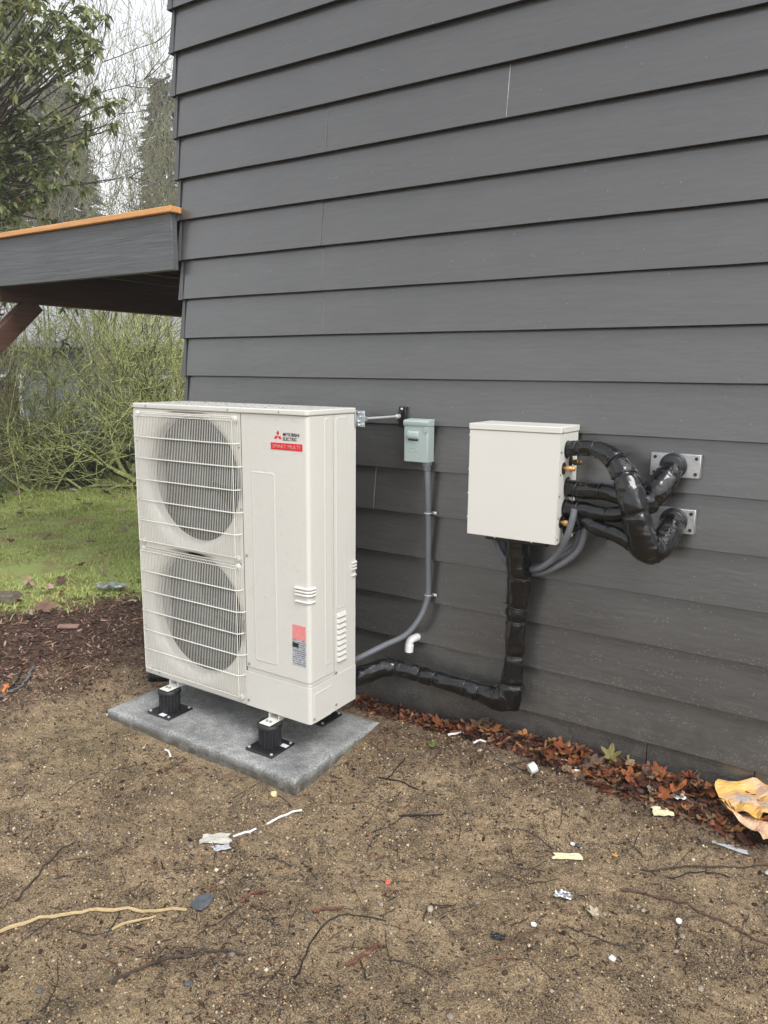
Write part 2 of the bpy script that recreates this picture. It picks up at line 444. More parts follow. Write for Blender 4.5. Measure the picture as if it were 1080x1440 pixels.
mulch = S(1.95, .95, ls_ + .5 * vnoise(XX, YY, 5, 61).ravel()) * (1 - lawn) + .5 * S(.25, .0, np.abs(YY.ravel() + .12) - .1) * S(.8, 1.1, XX.ravel())
mulch = np.maximum(mulch, S(-7.0, -8.2, XX.ravel()))
moss = S(.55, .1, np.hypot(XX.ravel() - .15, (YY.ravel() + 1.0) * 1.4)) * .35 + .25 * S(.1, .3, vnoise(XX, YY, 1.7, 12).ravel())
ca = me.color_attributes.new('zone', 'FLOAT_COLOR', 'POINT')
buf = np.stack([lawn, np.clip(mulch, 0, 1), np.clip(moss, 0, 1), np.ones_like(moss)], 1).astype(np.float32)
ca.data.foreach_set('color', buf.ravel())
tag(link('ground', me, MT['soil']), kind='structure')
def on(x, y, dz=0): return Vector((x, y, float(gh(x, y)) + dz))

# ---------------------------------------------------------------- house
E_ = 0.20603; Z0 = 3.719739
house = empty('house', (-.3, 0, 0), 'dark grey lap sided house wall with white boxes and black pipes mounted on it', 'house')
XL, XR = -.286, 6.4
joints = {5: [.714, 1.619], 7: [.682], 8: [.686], 9: [.691], 13: [.994], 2: [3.9], 11: [4.2], 15: [4.6], 16: [3.6], -1: [1.9]}
wall_core = MB(); wall_core.box((-.27, .03, -.3), (XR, 6.0, 4.95)); wall_core.build('wall_core', MT['dark'], house)
def board(k, x0, x1):
    z = Z0 - k * E_; n = max(2, int((x1 - x0) / .16)); xs = np.linspace(x0, x1, n + 1)
    wob = .0022 * np.array([vnoise(x * 1.0, k * 3.7, 1.3, 5) for x in xs]); woz = .004 * np.array([vnoise(x, k * 5.1, .9, 9) for x in xs]) + .0022 * np.array([vnoise(x, k * 2.3, 6, 2) for x in xs])
    off = rnd.uniform(-.0012, .0012)
    prof = [(0.0, 0.0), (.0082, .07), (.0165, .14), (.0255, .2145), (.0285, .2145), (.0245, .0)]
    vs = []; m = len(prof)
    for i, x in enumerate(xs):
        for a, (py, pz) in enumerate(prof):
            bow = .0035 * vnoise(x, k * 7.7 + pz * 6, 2.1, 14) if a in (1, 2) else 0
            vs.append((x, py + wob[i] + off + bow, z + pz + (woz[i] if a in (0, 5) else 0)))
    fs = [(i * m + a, (i + 1) * m + a, (i + 1) * m + (a + 1) % m, i * m + (a + 1) % m) for i in range(n) for a in range(m)]
    fs += [tuple(range(m)), tuple(range(n * m, n * m + m))]
    b = MB(); b.add(vs, fs); me = b.mesh('siding_board'); me.materials.append(MT['siding']); me.materials.append(MT['butt_shade'])
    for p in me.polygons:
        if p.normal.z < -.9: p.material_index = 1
    return link('siding_board', me, None, house, bevel=.0016, seg=2)
for k in range(-6, 18):
    cuts = [XL] + joints.get(k, []) + [XR]
    for a, b in zip(cuts, cuts[1:]):
        board(k, a + (.0005 if a != XL else 0), b - (.0005 if b != XR else 0))
    # raised paint-filled caulk at the joints that show
    z = Z0 - k * E_
    for x in joints.get(k, []):
        if x < 3.1:
            b = MB(); b.tube([(x, .0005 + t * .0245, z + .003 + t * .2) for t in np.linspace(0, 1, 7)], [(.0013 if x == 1.619 else .0022) * rnd.uniform(.5, 1.5) for _ in range(7)], 6)
            b.build('caulk_bead', MT['caulk'] if x == 1.619 else MT['siding'], house, smooth=True)
    # folded metal corner piece: two wings, flared at the lower edge
    b = MB(); t = .0016; h = .207
    fl = [(-.003, 0), (.0175, h)]
    def wing(y0, y1): pass
    yb, yt = -.0035, .0160
    xo_b, xo_t = -.302, -.283
    rr = rnd.uniform(-.0015, .0015)
    b.add([(xo_b, yb + rr, z - .004), (-.266, yb, z - .002), (-.266, yt, z + h), (xo_t, yt, z + h),
           (xo_b, .05, z - .004), (xo_t, .05, z + h), (xo_b + .003, .05, z - .004), (xo_b + .003, yb + .003, z - .004), (-.266, yb + .003, z - .002)],
          [(0, 1, 2, 3), (4, 0, 3, 5), (6, 7, 0, 4), (7, 8, 1, 0)])
    b.build('corner_cap', MT['capmetal'], house)
zb = Z0 - 17 * E_
for a, c in ((-.28, .9), (.9, 2.339), (2.339, 2.738), (2.738, 4.6), (4.6, XR)):
    b = MB(); b.box((a + .0015, .012 + rnd.uniform(-.001, .001), -.12), (c - .0015, .029, zb + .02)); b.build('skirting_board', MT['siding'], house, bevel=.002)
side = MB(); side.box((-.292, .052, -.15), (-.272, 6.0, 4.9)); side.build('side_wall', MT['siding'], house)
rf = MB(); rf.extrude([(-.02, 4.95), (6.02, 4.95), (6.02, 5.0), (3.0, 6.3), (-.02, 5.0)], 0, -.3, XR); rf.build('roof', MT['capmetal'], house)
# small nail heads along the boards
nail = MB(); nail.lathe([(.003, 0), (.0026, -.0012), (.0008, -.0016)], (0, 0, 0), 1, 6); nail_me = nail.mesh('nail_head'); nail_me.materials.append(MT['siding'])
for k in range(2, 18):
    for x in np.arange(.1 + .2 * (k % 2), 3.2, .41):
        o = bpy.data.objects.new('nail_head', nail_me); col.objects.link(o); o.location = (x + rnd.uniform(-.04, .04), .0032, Z0 - k * E_ + .03)
        adopt(o, house)

# ---------------------------------------------------------------- timber deck beyond the corner
deck = empty('timber_deck', (-1.9, .3, 0), 'raised timber deck with grey fascia and orange cedar edge beside the house corner', 'deck')
b = MB(); b.box((-3.6, -.042, 2.222), (-.288, -.003, 2.512)); b.build('fascia_board', MT['fascia'], deck, bevel=.003)
b = MB(); b.box((-3.6, -.068, 2.515), (-.262, .07, 2.546)); b.build('deck_board', MT['cedar'], deck, bevel=.004)
for i in range(12):
    y = .078 + i * .146
    b = MB(); b.box((-3.6, y, 2.516), (-.312, y + .138, 2.545)); b.build('deck_board', MT['brownx'], deck, bevel=.003)
for i in range(8):
    x = -.36 - i * .42
    b = MB(); b.box((x - .04, -.001, 2.32 if i else 2.25), (x, 1.80, 2.514)); b.build('joist', MT['brown'], deck, bevel=.003)
b = MB(); b.box((-2.09, .0, 2.135), (-2.0, 1.84, 2.318)); b.build('beam', MT['brown'], deck, bevel=.005)
b = MB(); b.box((-2.0, 1.70, 2.19), (-.32, 1.84, 2.318)); b.build('beam', MT['brown'], deck, bevel=.005)
b = MB(); b.box((-2.10, -.62, -.1), (-1.99, -.50, 2.135)); b.build('post', MT['brown'], deck, bevel=.005)
b = MB(); b.box((-2.10, -.64, 2.136), (-1.99, -.001, 2.222)); b.build('beam', MT['brown'], deck, bevel=.005)
b = MB(); d = Vector((0, .80, .74)).normalized(); nn = Vector((0, -d.z, d.y)); p = Vector((0, -.52, 1.42)); w = .062
q0, q1 = p, p + d * 1.06
vs = [(x, *(qq + nn * s)[1:]) for x in (-2.085, -2.005) for qq in (q0, q1) for s in (-w, w)]
b.add(vs, [(0, 1, 3, 2), (4, 6, 7, 5), (0, 4, 5, 1), (2, 3, 7, 6), (0, 2, 6, 4), (1, 5, 7, 3)]); b.build('knee_brace', MT['brown'], deck, bevel=.004)

# ---------------------------------------------------------------- concrete pad
pad = MB(); PX0, PX1, PY0, PY1, PZ = -.025, 1.145, -.788, -.175, .05
n1, n2 = 60, 34
vs = []; fs = []
xs = np.linspace(PX0, PX1, n1); ys = np.linspace(PY0, PY1, n2)
def padpt(x, y, z):
    k = .004
    return (x + k * float(vnoise(y, z, 14, 3)), y + k * float(vnoise(x, z, 14, 4)), z + .0035 * float(vnoise(x, y, 9, 5)) + .002 * float(vnoise(x, y, 40, 6)))
for z in (PZ,):
    for y in ys:
        for x in xs: vs.append(padpt(x, y, z))
fs += [(j * n1 + i, j * n1 + i + 1, (j + 1) * n1 + i + 1, (j + 1) * n1 + i) for j in range(n2 - 1) for i in range(n1 - 1)]
ring = [i for i in range(n1)] + [j * n1 + n1 - 1 for j in range(1, n2)] + [(n2 - 1) * n1 + i for i in range(n1 - 2, -1, -1)] + [j * n1 for j in range(n2 - 2, 0, -1)]
prev = ring
cx_, cy_ = (PX0 + PX1) / 2, (PY0 + PY1) / 2
for dz, g in ((-.006, .007), (-.016, .011), (-.045, .012), (-.09, .012)):
    cur = []
    for r in ring:
        x, y, z = vs[r]
        ex = g * (1 if abs(x - PX1) < .03 else -1 if abs(x - PX0) < .03 else 0); ey = g * (1 if abs(y - PY1) < .03 else -1 if abs(y - PY0) < .03 else 0)
        jit = .006 * float(vnoise(x * 1.3 + dz * 40, y * 1.3, 16, 8))
        cur.append(len(vs)); vs.append((x + ex + jit * (ex != 0), y + ey + jit * (ey != 0), z + dz))
    m = len(ring)
    fs += [(prev[i], cur[i], cur[(i + 1) % m], prev[(i + 1) % m]) for i in range(m)]; prev = cur
pad.add(vs, fs)
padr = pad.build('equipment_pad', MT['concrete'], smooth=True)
tag(padr, 'grey concrete pad under the tall heat pump unit', 'concrete pad')

# ---------------------------------------------------------------- riser feet
RG = 'black riser feet under the heat pump unit'
def riser(loc, label, sticker):
    e = empty('riser_foot', (0, 0, 0), label, 'riser foot', RG)
    b = MB(); b.box((-.078, -.078, 0), (.078, .078, .010)); b.build('base_plate', MT['rubber'], e, bevel=.006)
    prof = []
    for i in range(48):
        a = 2 * PI * i / 48; r = .0505 if i % 3 else .0455; prof.append((r * math.cos(a), r * math.sin(a)))
    b = MB(); b.extrude(prof, 2, .0102, .098); b.build('column', MT['rubber'], e, bevel=.001)
    b = MB(); b.lathe([(.050, .0982), (.0555, .100), (.0555, .112), (.052, .117), (.0, .117)], (0, 0, 0), 2, 32); b.build('cap', MT['rubber'], e, smooth=True)
    bl = MB(); bl.lathe([(.007, 0), (.007, .004), (.003, .006)], (0, 0, .010), 2, 8); bm_ = bl.mesh('bolt'); bm_.materials.append(MT['zinc'])
    for sx in (-1, 1):
        for sy in (-1, 1):
            o = bpy.data.objects.new('bolt', bm_); col.objects.link(o); o.location = (sx * .064, sy * .064, 0); o.parent = e
    if sticker:
        b = MB(); b.box((sticker[0] - .018, sticker[1] - .012, .0102), (sticker[0] + .018, sticker[1] + .012, .0112)); s = b.build('sticker', MT['paper'], e)
    e.location = loc; return e
riser((.241, -.645, PZ + .001), 'black ribbed riser foot at the front left under the fan grilles', (.02, -.062))
riser((.886, -.645, PZ + .001), 'black ribbed riser foot at the front right of the pad', (.058, .030))
riser((.241, -.285, PZ + .001), 'black ribbed riser foot at the rear left in the shade', None)
riser((.886, -.285, PZ + .001), 'black ribbed riser foot at the rear right with its plate showing past the unit corner', None)

# ---------------------------------------------------------------- heat pump outdoor unit
UX, UY, UZ = .044, -.618, .2
unit = empty('outdoor_unit', (UX, UY, UZ), 'tall cream heat pump outdoor unit with two round fan grilles', 'heat pump')
def U(x, y, z): return (UX + x, UY + y, UZ + z)
def ubox(a, b): m = MB(); m.box(U(*a), U(*b)); return m
W, D, H = 1.05, .333, 1.335
# fan panel with two bell mouths
FC = ((.353, 1.000), (.353, .362)); FR = .291
cells = ((.006, .686, .672, 1.312), (.006, .686, .006, .672))
panel = MB()
for (cx, cz), (x0, x1, z0, z1) in zip(FC, cells):
    N = 72; ringlist = []
    def sq(a):
        c, s = math.cos(a), math.sin(a)
        kx = ((x1 - cx) if c > 0 else (cx - x0)) / max(abs(c), 1e-6); kz = ((z1 - cz) if s > 0 else (cz - z0)) / max(abs(s), 1e-6); k = min(kx, kz)
        return k
    angs = [2 * PI * i / N for i in range(N)]
    for xx, zz in ((x0, z0), (x1, z0), (x1, z1), (x0, z1)):
        a = math.atan2(zz - cz, xx - cx) % (2 * PI); i = min(range(N), key=lambda i: abs((angs[i] - a + PI) % (2 * PI) - PI)); angs[i] = a
    R1, R2 = FR + .028, FR
    rings = []
    rings.append([(cx + sq(a) * math.cos(a), 0, cz + sq(a) * math.sin(a)) for a in angs])
    def inner(a, r): k = sq(a); rr = min(r, k - .004); return rr
    for r, y in ((FR + .046, 0.0), (FR + .036, .003), (FR + .016, .012), (FR + .003, .026), (FR, .042), (FR, .072)):
        rings.append([(cx + inner(a, r) * math.cos(a), y, cz + inner(a, r) * math.sin(a)) for a in angs])
    o = len(panel.v)
    for rg in rings: panel.v += [U(*p) for p in rg]
    for k in range(len(rings) - 1):
        for i in range(N):
            j = (i + 1) % N; panel.f.append((o + k * N + i, o + k * N + j, o + (k + 1) * N + j, o + (k + 1) * N + i))
panel.add([U(*p) for p in ((.0, 0, .0), (.006, 0, .0), (.006, 0, 1.312), (0, 0, 1.312), (0, .33, 0), (0, .33, 1.312))], [(0, 1, 2, 3), (0, 3, 5, 4)])
pf = panel.build('fan_panel', MT['unit'], unit, smooth=True)
back = MB(); back.add([U(*p) for p in ((.004, .331, .0), (1.046, .331, .0), (1.046, .331, 1.312), (.004, .331, 1.312))], [(0, 1, 2, 3)])
back.build('rear_panel', MT['unit'], unit)
ubox((.01, .17, .012), (.685, .31, 1.30)).build('coil', MT['coil'], unit)
ubox((.003, .003, -.001), (1.046, .33, .004)).build('base_pan', MT['unit'], unit)
for (cx, cz) in FC:
    c = U(cx, .105, cz)
    b = MB(); b.lathe([(.0, -.03), (.055, -.028), (.062, .0), (.062, .05), (0, .05)], c, 1, 24); fan = b.build('fan', MT['fan'], unit, smooth=True)
    for k in range(3):
        b = MB(); a0 = 2 * PI * k / 3 + .4; g = []
        for i in range(9):
            r = .05 + (.262 - .05) * i / 8
            for j in range(6):
                a = a0 + (j / 5 - .5) * (1.15 + .5 * i / 8) + .25 * i / 8; g.append((c[0] + r * math.cos(a), c[1] - .02 + .05 * (j / 5) + .004, c[2] + r * math.sin(a)))
        b.add(g, [(i * 6 + j, i * 6 + j + 1, (i + 1) * 6 + j + 1, (i + 1) * 6 + j) for i in range(8) for j in range(5)])
        bl = b.build('fan_blade', MT['fan'], fan, smooth=True)
# wire grilles
for (gz0, gz1) in ((.687, 1.293), (.041, .648)):
    x0, x1 = .034, .660; pr = -.026
    def wire_bar(pts, r): w = MB(); w.tube([U(*p) for p in pts], r, 6); return w
    loop = MB(); rim = [(x0, pr, gz0), (x1, pr, gz0), (x1, pr, gz1 - .012), (x0, pr, gz1 - .012), (x0, pr, gz0)]
    loop.tube([U(*p) for p in (rim[0], ((x0 + x1) / 2, pr, gz0)) + tuple(rim[1:])], .0026, 6)
    g = loop.build('fan_grille', MT['wire'], unit, smooth=True)
    for pts, r in (([(x0, -.002, gz1 + .004), (x1, -.002, gz1 + .004)], .0028), ([(x0 + .004, -.014, gz1 - .002), (x1 - .004, -.014, gz1 - .002)], .0022)):
        adopt(wire_bar(pts, r).build('grille_bar', MT['wire'], None, smooth=True), g)
    nv = 62; wb = MB()
    wb.tube([(0, -.0, gz0 - .012), (0, pr + .004, gz0 - .006), (0, pr, gz0 + .004), (0, pr, gz1 - .018), (0, pr + .006, gz1 - .008), (0, -.001, gz1 + .004)], .00112, 5)
    wm = wb.mesh('grille_wire'); wm.materials.append(MT['wire']); wm.polygons.foreach_set('use_smooth', [True] * len(wm.polygons))
    for i in range(nv):
        o = bpy.data.objects.new('grille_wire', wm); col.objects.link(o); o.location = U(x0 + (x1 - x0) * i / (nv - 1), 0, 0); adopt(o, g)
    for dx, yy in ((.006, .007), (.010, .014), (.012, .021)):
        o = bpy.data.objects.new('grille_wire', wm); col.objects.link(o); o.location = U(x1 + dx, yy, 0); adopt(o, g)
    hz = [gz1 - .012 - (gz1 - gz0 - .012) * t for t in (.165, .33, .5, .665, .83)]
    for k, z in enumerate(hz):
        b = MB(); b.tube([U(x0 - .006, -.002, z + .001), U(x0 - .004, pr, z), U(x0 + .1, pr - .003, z), U(x1 + .002, pr - .003, z), U(x1 + .012 + .012 * (k % 2), -.012, z), U(x1 + .016 + .012 * (k % 2), .001, z)], .0029, 6)
        adopt(b.build('grille_bar', MT['wire'], None, smooth=True), g)
    for x in (x0 + .004, x1 - .002):
        for z in (gz0 - .008, gz1 - .004):
            b = MB(); b.lathe([(.013, .0), (.013, -.010), (.008, -.013), (0, -.013)], U(x, -.001, z), 1, 14); adopt(b.build('grille_clip', MT['unit'], None, smooth=True), g)
# L shaped panels: front + rounded corner + side
def lprof(x0, y1, r=.018, t=.003, out=0):
    o = []; X1 = W + out; Y0 = -out
    o += [(x0, Y0), (X1 - r, Y0)] + [(X1 - r + r * math.sin(a), Y0 + r - r * math.cos(a)) for a in np.linspace(0, PI / 2, 8)[1:-1]] + [(X1, Y0 + r), (X1, y1)]
    r2 = r - t
    o += [(X1 - t, y1), (X1 - t, Y0 + r)] + [(X1 - r + r2 * math.cos(a), Y0 + r - r2 * math.sin(a)) for a in np.linspace(0, PI / 2, 8)[1:-1]] + [(X1 - r, Y0 + t), (x0, Y0 + t)]
    return [(UX + a, UY + c) for a, c in o]
b = MB(); b.extrude(lprof(.6885, .168), 2, UZ + .186, UZ + 1.3125); b.build('service_panel', MT['unit'], unit, bevel=.0012)
b = MB(); b.box(U(1.047, .171, .004), U(1.0498, .331, 1.3125)); b.build('side_panel', MT['unit'], unit, bevel=.001)
b = MB(); b.extrude(lprof(.684, .328, .018, .003, .004), 2, UZ + .0015, UZ + .168); b.build('lower_panel', MT['unit'], unit, bevel=.003)
b = MB(); b.extrude(lprof(.6885, .33, .016, .003, -.004), 2, UZ + .165, UZ + .19); b.build('panel_joint', MT['unit'], unit)
# lid
lid = []
for (cx, cy, a0) in ((W - .016, D - .016, 0), (.012, D - .012, PI / 2), (.012, .008, PI), (W - .016, .012, 1.5 * PI)):
    r = .02 if cx > .5 else .014
    lid += [(UX + cx + r * math.cos(a0 + t), UY + cy + r * math.sin(a0 + t)) for t in np.linspace(0, PI / 2, 6)]
b = MB(); b.extrude(lid, 2, UZ + 1.314, UZ + 1.337); b.build('lid', MT['unit'], unit, bevel=.005, seg=3)
b = MB(); b.box(U(.004, .004, 1.311), U(W - .004, D - .004, 1.3145)); b.build('lid_gasket', MT['dark'], unit)
# embossed fields, sunk inside a raised rim
def emboss(pts, name):
    """pts: outer rectangle corners on the face as (origin, u, v, normal, w, h)"""
    o, u, v, nrm, w, h = pts; o, u, v, nrm = Vector(o), Vector(u), Vector(v), Vector(nrm); m = MB(); N = 8
    def rr(ins, up, rad):
        out = []
        for (cx, cy, a0) in ((w - ins - rad, h - ins - rad, 0), (ins + rad, h - ins - rad, PI / 2), (ins + rad, ins + rad, PI), (w - ins - rad, ins + rad, 1.5 * PI)):
            for t in np.linspace(0, PI / 2, N): out.append(o + u * (cx + rad * math.cos(a0 + t)) + v * (cy + rad * math.sin(a0 + t)) + nrm * up)
        return out
    rs = [rr(0, 0.0, .012), rr(.003, .0016, .010), rr(.006, .0017, .009), rr(.010, .0006, .007), rr(.0101, .0006, .0069)]
    k = len(rs[0])
    for x in rs: m.v += [tuple(p) for p in x]
    for a in range(len(rs) - 1):
        for i in range(k): m.f.append((a * k + i, a * k + (i + 1) % k, (a + 1) * k + (i + 1) % k, (a + 1) * k + i))
    m.f.append(tuple((len(rs) - 1) * k + i for i in range(k)))
    m.build(name, MT['unit'], unit, smooth=True)
emboss((U(.741, 0, .228), (1, 0, 0), (0, 0, 1), (0, -1, 0), .131, .845), 'embossed_field')
emboss((U(W, .106, .232), (0, 1, 0), (0, 0, 1), (1, 0, 0), .046, 1.07), 'embossed_field')
emboss((U(W - .0002, .184, .465), (0, 1, 0), (0, 0, 1), (1, 0, 0), .074, .838), 'embossed_field')
emboss((U(W + .004, .02, .0), (0, 1, 0), (0, 0, 1), (1, 0, 0), .13, .135), 'embossed_field')
for i in range(9):
    z = .222 + i * .0255
    b = MB(); b.add([U(W - .001, .190, z), U(W - .001, .256, z), U(W - .001, .256, z + .021), U(W - .001, .190, z + .021), U(W + .011, .194, z + .003), U(W + .011, .252, z + .003), U(W + .003, .252, z + .019), U(W + .003, .194, z + .019)],
                    [(0, 1, 5, 4), (1, 2, 6, 5), (2, 3, 7, 6), (3, 0, 4, 7), (4, 5, 6, 7)]); b.build('louvre', MT['unit'], unit, bevel=.002)
# moulded grips
def grip(path_xy, z0, name='handle'):
    h = MB()
    for k, (dz, o) in enumerate(((.052, .010), (.038, .009), (.024, .009))):
        h.tube([U(x + nx_ * o * .4, y + ny_ * o * .4, z0 + dz) for x, y, nx_, ny_ in path_xy], .0062, 8)
    h.tube([U(x + nx_ * .003, y + ny_ * .003, z0 - .006) for x, y, nx_, ny_ in path_xy], .0048, 8)
    return h.build(name, MT['unit2'], unit, smooth=True)
arc = [(W - .018 + .018 * math.sin(a), .018 - .018 * math.cos(a), math.sin(a), -math.cos(a)) for a in np.linspace(0, PI / 2, 6)]
g = grip([(.978, 0, 0, -1), (1.0, 0, 0, -1)] + arc + [(W, .035, 1, 0)], .548)
b = MB(); b.extrude([(UX + x + nx_ * .0014, UY + y + ny_ * .0014) for x, y, nx_, ny_ in [(.980, 0, 0, -1)] + arc + [(W, .034, 1, 0)]] + [(UX + W - .004, UY + .034), (UX + W - .02, UY + .02), (UX + .980, UY + .004)], 2, UZ + .546, UZ + .566)
s = b.build('grip_recess', MT['unit'], unit)
grip([(W, .300, 1, 0), (W, .328, 1, 0), (W - .01, .337, .7, .7)], .60)
grip([(-.001, .28, -1, 0), (-.001, .05, -1, 0), (-.001, .014, -.7, -.7)], .60)
# screws
sm = MB(); sm.lathe([(.0062, 0), (.0062, -.002), (.004, -.0042), (.0, -.0036)], (0, 0, 0), 1, 8); s_me = sm.mesh('screw'); s_me.materials.append(MT['screw'])
for x, z in ((.096, 1.325), (.62, 1.325), (.905, 1.325), (.705, .202), (.700, .03), (.705, .70), (.664, 1.27), (.672, 1.17), (.676, .90), (.668, .655), (.674, .40), (.100, .022), (.655, .02), (.018, 1.16), (.018, .25)):
    o = bpy.data.objects.new('screw', s_me); col.objects.link(o); o.location = U(x, -.0045 if (z > 1.32 or (x > .684 and z < .17)) else -.0005, z); adopt(o, unit)
for y, z in ((.176, .179), (.176, .03), (.02, .022)):
    o = bpy.data.objects.new('screw', s_me); col.objects.link(o); o.rotation_euler = (0, 0, PI / 2); o.location = U(W + .0045, y, z); adopt(o, unit)
for x in (.197, .842):
    b = MB(); b.box(U(x - .03, -.062, -.0305), U(x + .03, .385, -.026)); b.box(U(x - .03, .0, -.0262), U(x - .026, .33, -.002)); b.box(U(x + .026, .0, -.0262), U(x + .03, .33, -.002))
    ft = b.build('mounting_foot', MT['unit2'], unit, bevel=.0015)
    for dx in (-.009, .011):
        b = MB(); b.lathe([(.006, 0), (.006, .005), (.003, .007)], U(x + dx, -.034, -.026), 2, 8); adopt(b.build('foot_bolt', MT['screw'], None), ft)
# badge and lettering
def text(body, w, x, z, y, m, parent, name, cz=None, hz=None, bold=0):
    cu = bpy.data.curves.new('lettering', 'FONT'); cu.body = body; cu.size = 1; cu.offset = bold; cu.resolution_u = 3; cu.extrude = .01
    t = bpy.data.objects.new('lettering_source', cu); col.objects.link(t)
    dg = bpy.context.evaluated_depsgraph_get(); me = bpy.data.meshes.new_from_object(t.evaluated_get(dg)); bpy.data.objects.remove(t); bpy.data.curves.remove(cu)
    n = len(me.vertices); co = np.zeros(n * 3); me.vertices.foreach_get('co', co); co = co.reshape(-1, 3)
    lo, hi = co[:, :2].min(0), co[:, :2].max(0)
    k = w / (hi[0] - lo[0]); kz = (hz / (hi[1] - lo[1])) if hz else k
    out = np.stack([x + (co[:, 0] - lo[0]) * k, np.where(co[:, 2] > 0, y - .0006, y), z + (co[:, 1] - lo[1]) * kz], 1)
    me.vertices.foreach_set('co', out.ravel()); me.materials.clear(); me.update()
    return link(name, me, m, parent)
bx0, bz0 = .855, 1.172
b = MB(); b.box(U(bx0, -.0016, bz0), U(bx0 + .166, .0005, bz0 + .028)); badge = b.build('model_badge', MT['red'], unit)
p0 = U(bx0 + .010, -.0017, bz0 + .0065); adopt(text('SMART MULTI', .145, p0[0], p0[2], p0[1], MT['pale_ink'], None, 'lettering', hz=.0155), badge)
logo = MB(); lc = (bx0 + .038, bz0 + .056); ww = .0085
for k in range(3):
    a = PI / 2 + k * 2 * PI / 3; d = Vector((math.cos(a), math.sin(a))); nn = Vector((-d.y, d.x)); L = .0235
    pts = [Vector(lc) + d * .0008, Vector(lc) + d * L * .5 + nn * L * .289, Vector(lc) + d * L, Vector(lc) + d * L * .5 - nn * L * .289]
    logo.add([U(p.x, -.0013, p.y) for p in pts] + [U(p.x, .0004, p.y) for p in pts], [(0, 1, 2, 3), (0, 4, 5, 1), (1, 5, 6, 2), (2, 6, 7, 3), (3, 7, 4, 0)])
lg = logo.build('emblem', MT['red'], unit)
p0 = U(bx0 + .066, -.0008, bz0 + .057); adopt(text('MITSUBISHI', .084, p0[0], p0[2], p0[1], MT['black_ink'], None, 'lettering', hz=.0135, bold=.012), lg)
p0 = U(bx0 + .066, -.0008, bz0 + .039); adopt(text('ELECTRIC', .072, p0[0], p0[2], p0[1], MT['black_ink'], None, 'lettering', hz=.0135, bold=.012), lg)
b = MB(); b.box(U(.957, -.0012, .256), U(1.029, .0003, .372)); lab = b.build('rating_label', MT['label'], unit)
b = MB(); b.box(U(.957, -.0012, .3725), U(1.029, .0003, .436)); b.build('warning_label', MT['pinklab'], unit)
b = MB(); b.box(U(.957, -.0018, .336), U(.990, -.0011, .356)); adopt(b.build('label_print', MT['black_ink'], None), lab)
# rain drops
ico_v = []; ico_f = []
for i in range(3):
    for j in range(6):
        a = R(90) * i / 3; t = 2 * PI * j / 6; ico_v.append((math.cos(a) * math.cos(t), math.cos(a) * math.sin(t), math.sin(a) * .55))
ico_v.append((0, 0, .55))
for i in range(2):
    for j in range(6):
        k = (j + 1) % 6; ico_f += [(i * 6 + j, i * 6 + k, i * 6 + 6 + k), (i * 6 + j, i * 6 + 6 + k, i * 6 + 6 + j)]
ico_f += [(12 + j, 12 + (j + 1) % 6, 18) for j in range(6)]
nd = 1500
px = np.where(rng.random(nd) < .75, rng.uniform(.70, 1.03, nd), rng.uniform(.0, .03, nd)); pz = rng.uniform(.03, 1.30, nd) ** 1.0
keep = (np.abs(pz - .18) > .012) & ~((px > .735) & (px < .88) & (np.abs(pz - .65) > .40) & False)
px, pz = px[keep], pz[keep]; n = len(px)
pos = np.stack([UX + px, np.full(n, UY - .0002) - np.where((pz < .17) & (px > .684), .004, 0), UZ + pz], 1)
rot = np.zeros((n, 3, 3)); rot[:, 0, 0] = 1; rot[:, 1, 2] = -1; rot[:, 2, 1] = 1
scl = (np.abs(rng.normal(0, 1, n)) * .0014 + .0013)[:, None] * np.array([[1, 1.25, .8]])
V1, F1 = stamp(ico_v, ico_f, pos, rot, scl)
n2_ = 900; pos2 = np.stack([UX + rng.uniform(.01, 1.04, n2_), UY + rng.uniform(.01, .32, n2_), np.full(n2_, UZ + 1.3369)], 1)
rot2 = np.repeat(np.eye(3)[None], n2_, 0); scl2 = (np.abs(rng.normal(0, 1, n2_)) * .0022 + .0015)[:, None] * np.array([[1, 1, .9]])
V2, F2 = stamp(ico_v, ico_f, pos2, rot2, scl2)
n3 = 700; pos3 = np.stack([np.full(n3, UX + W), UY + rng.uniform(.02, .32, n3), UZ + rng.uniform(.2, 1.3, n3)], 1)
rot3 = np.zeros((n3, 3, 3)); rot3[:, 0, 2] = 1; rot3[:, 1, 0] = 1; rot3[:, 2, 1] = 1
V3, F3 = stamp(ico_v, ico_f, pos3, rot3, (np.abs(rng.normal(0, 1, n3)) * .0008 + .0008)[:, None] * np.array([[1, 1.2, .8]]))
wm_ = bpy.data.materials.new('water'); nn_, ll_, bb_ = nodes(wm_)
tp_ = nn_.new('ShaderNodeBsdfTransparent'); gl_ = nn_.new('ShaderNodeBsdfGlossy'); gl_.inputs['Roughness'].default_value = .05
lw_ = nn_.new('ShaderNodeLayerWeight'); lw_.inputs['Blend'].default_value = .35; fr_ = nn_.new('ShaderNodeMath'); fr_.operation = 'MULTIPLY'; fr_.inputs[1].default_value = .45; ll_.new(lw_.outputs['Facing'], fr_.inputs[0]); mx_ = nn_.new('ShaderNodeMixShader'); nn_.remove(bb_)
ll_.new(fr_.outputs[0], mx_.inputs[0]); ll_.new(tp_.outputs[0], mx_.inputs[1]); ll_.new(gl_.outputs[0], mx_.inputs[2]); ll_.new(mx_.outputs[0], nn_['Material Output'].inputs['Surface'])
me = tri_mesh('water_droplets', np.concatenate([V1, V2, V3]), np.concatenate([F1, F2 + len(V1), F3 + len(V1) + len(V2)]), True)
tag(link('water_droplets', me, wm_, unit), kind='stuff')

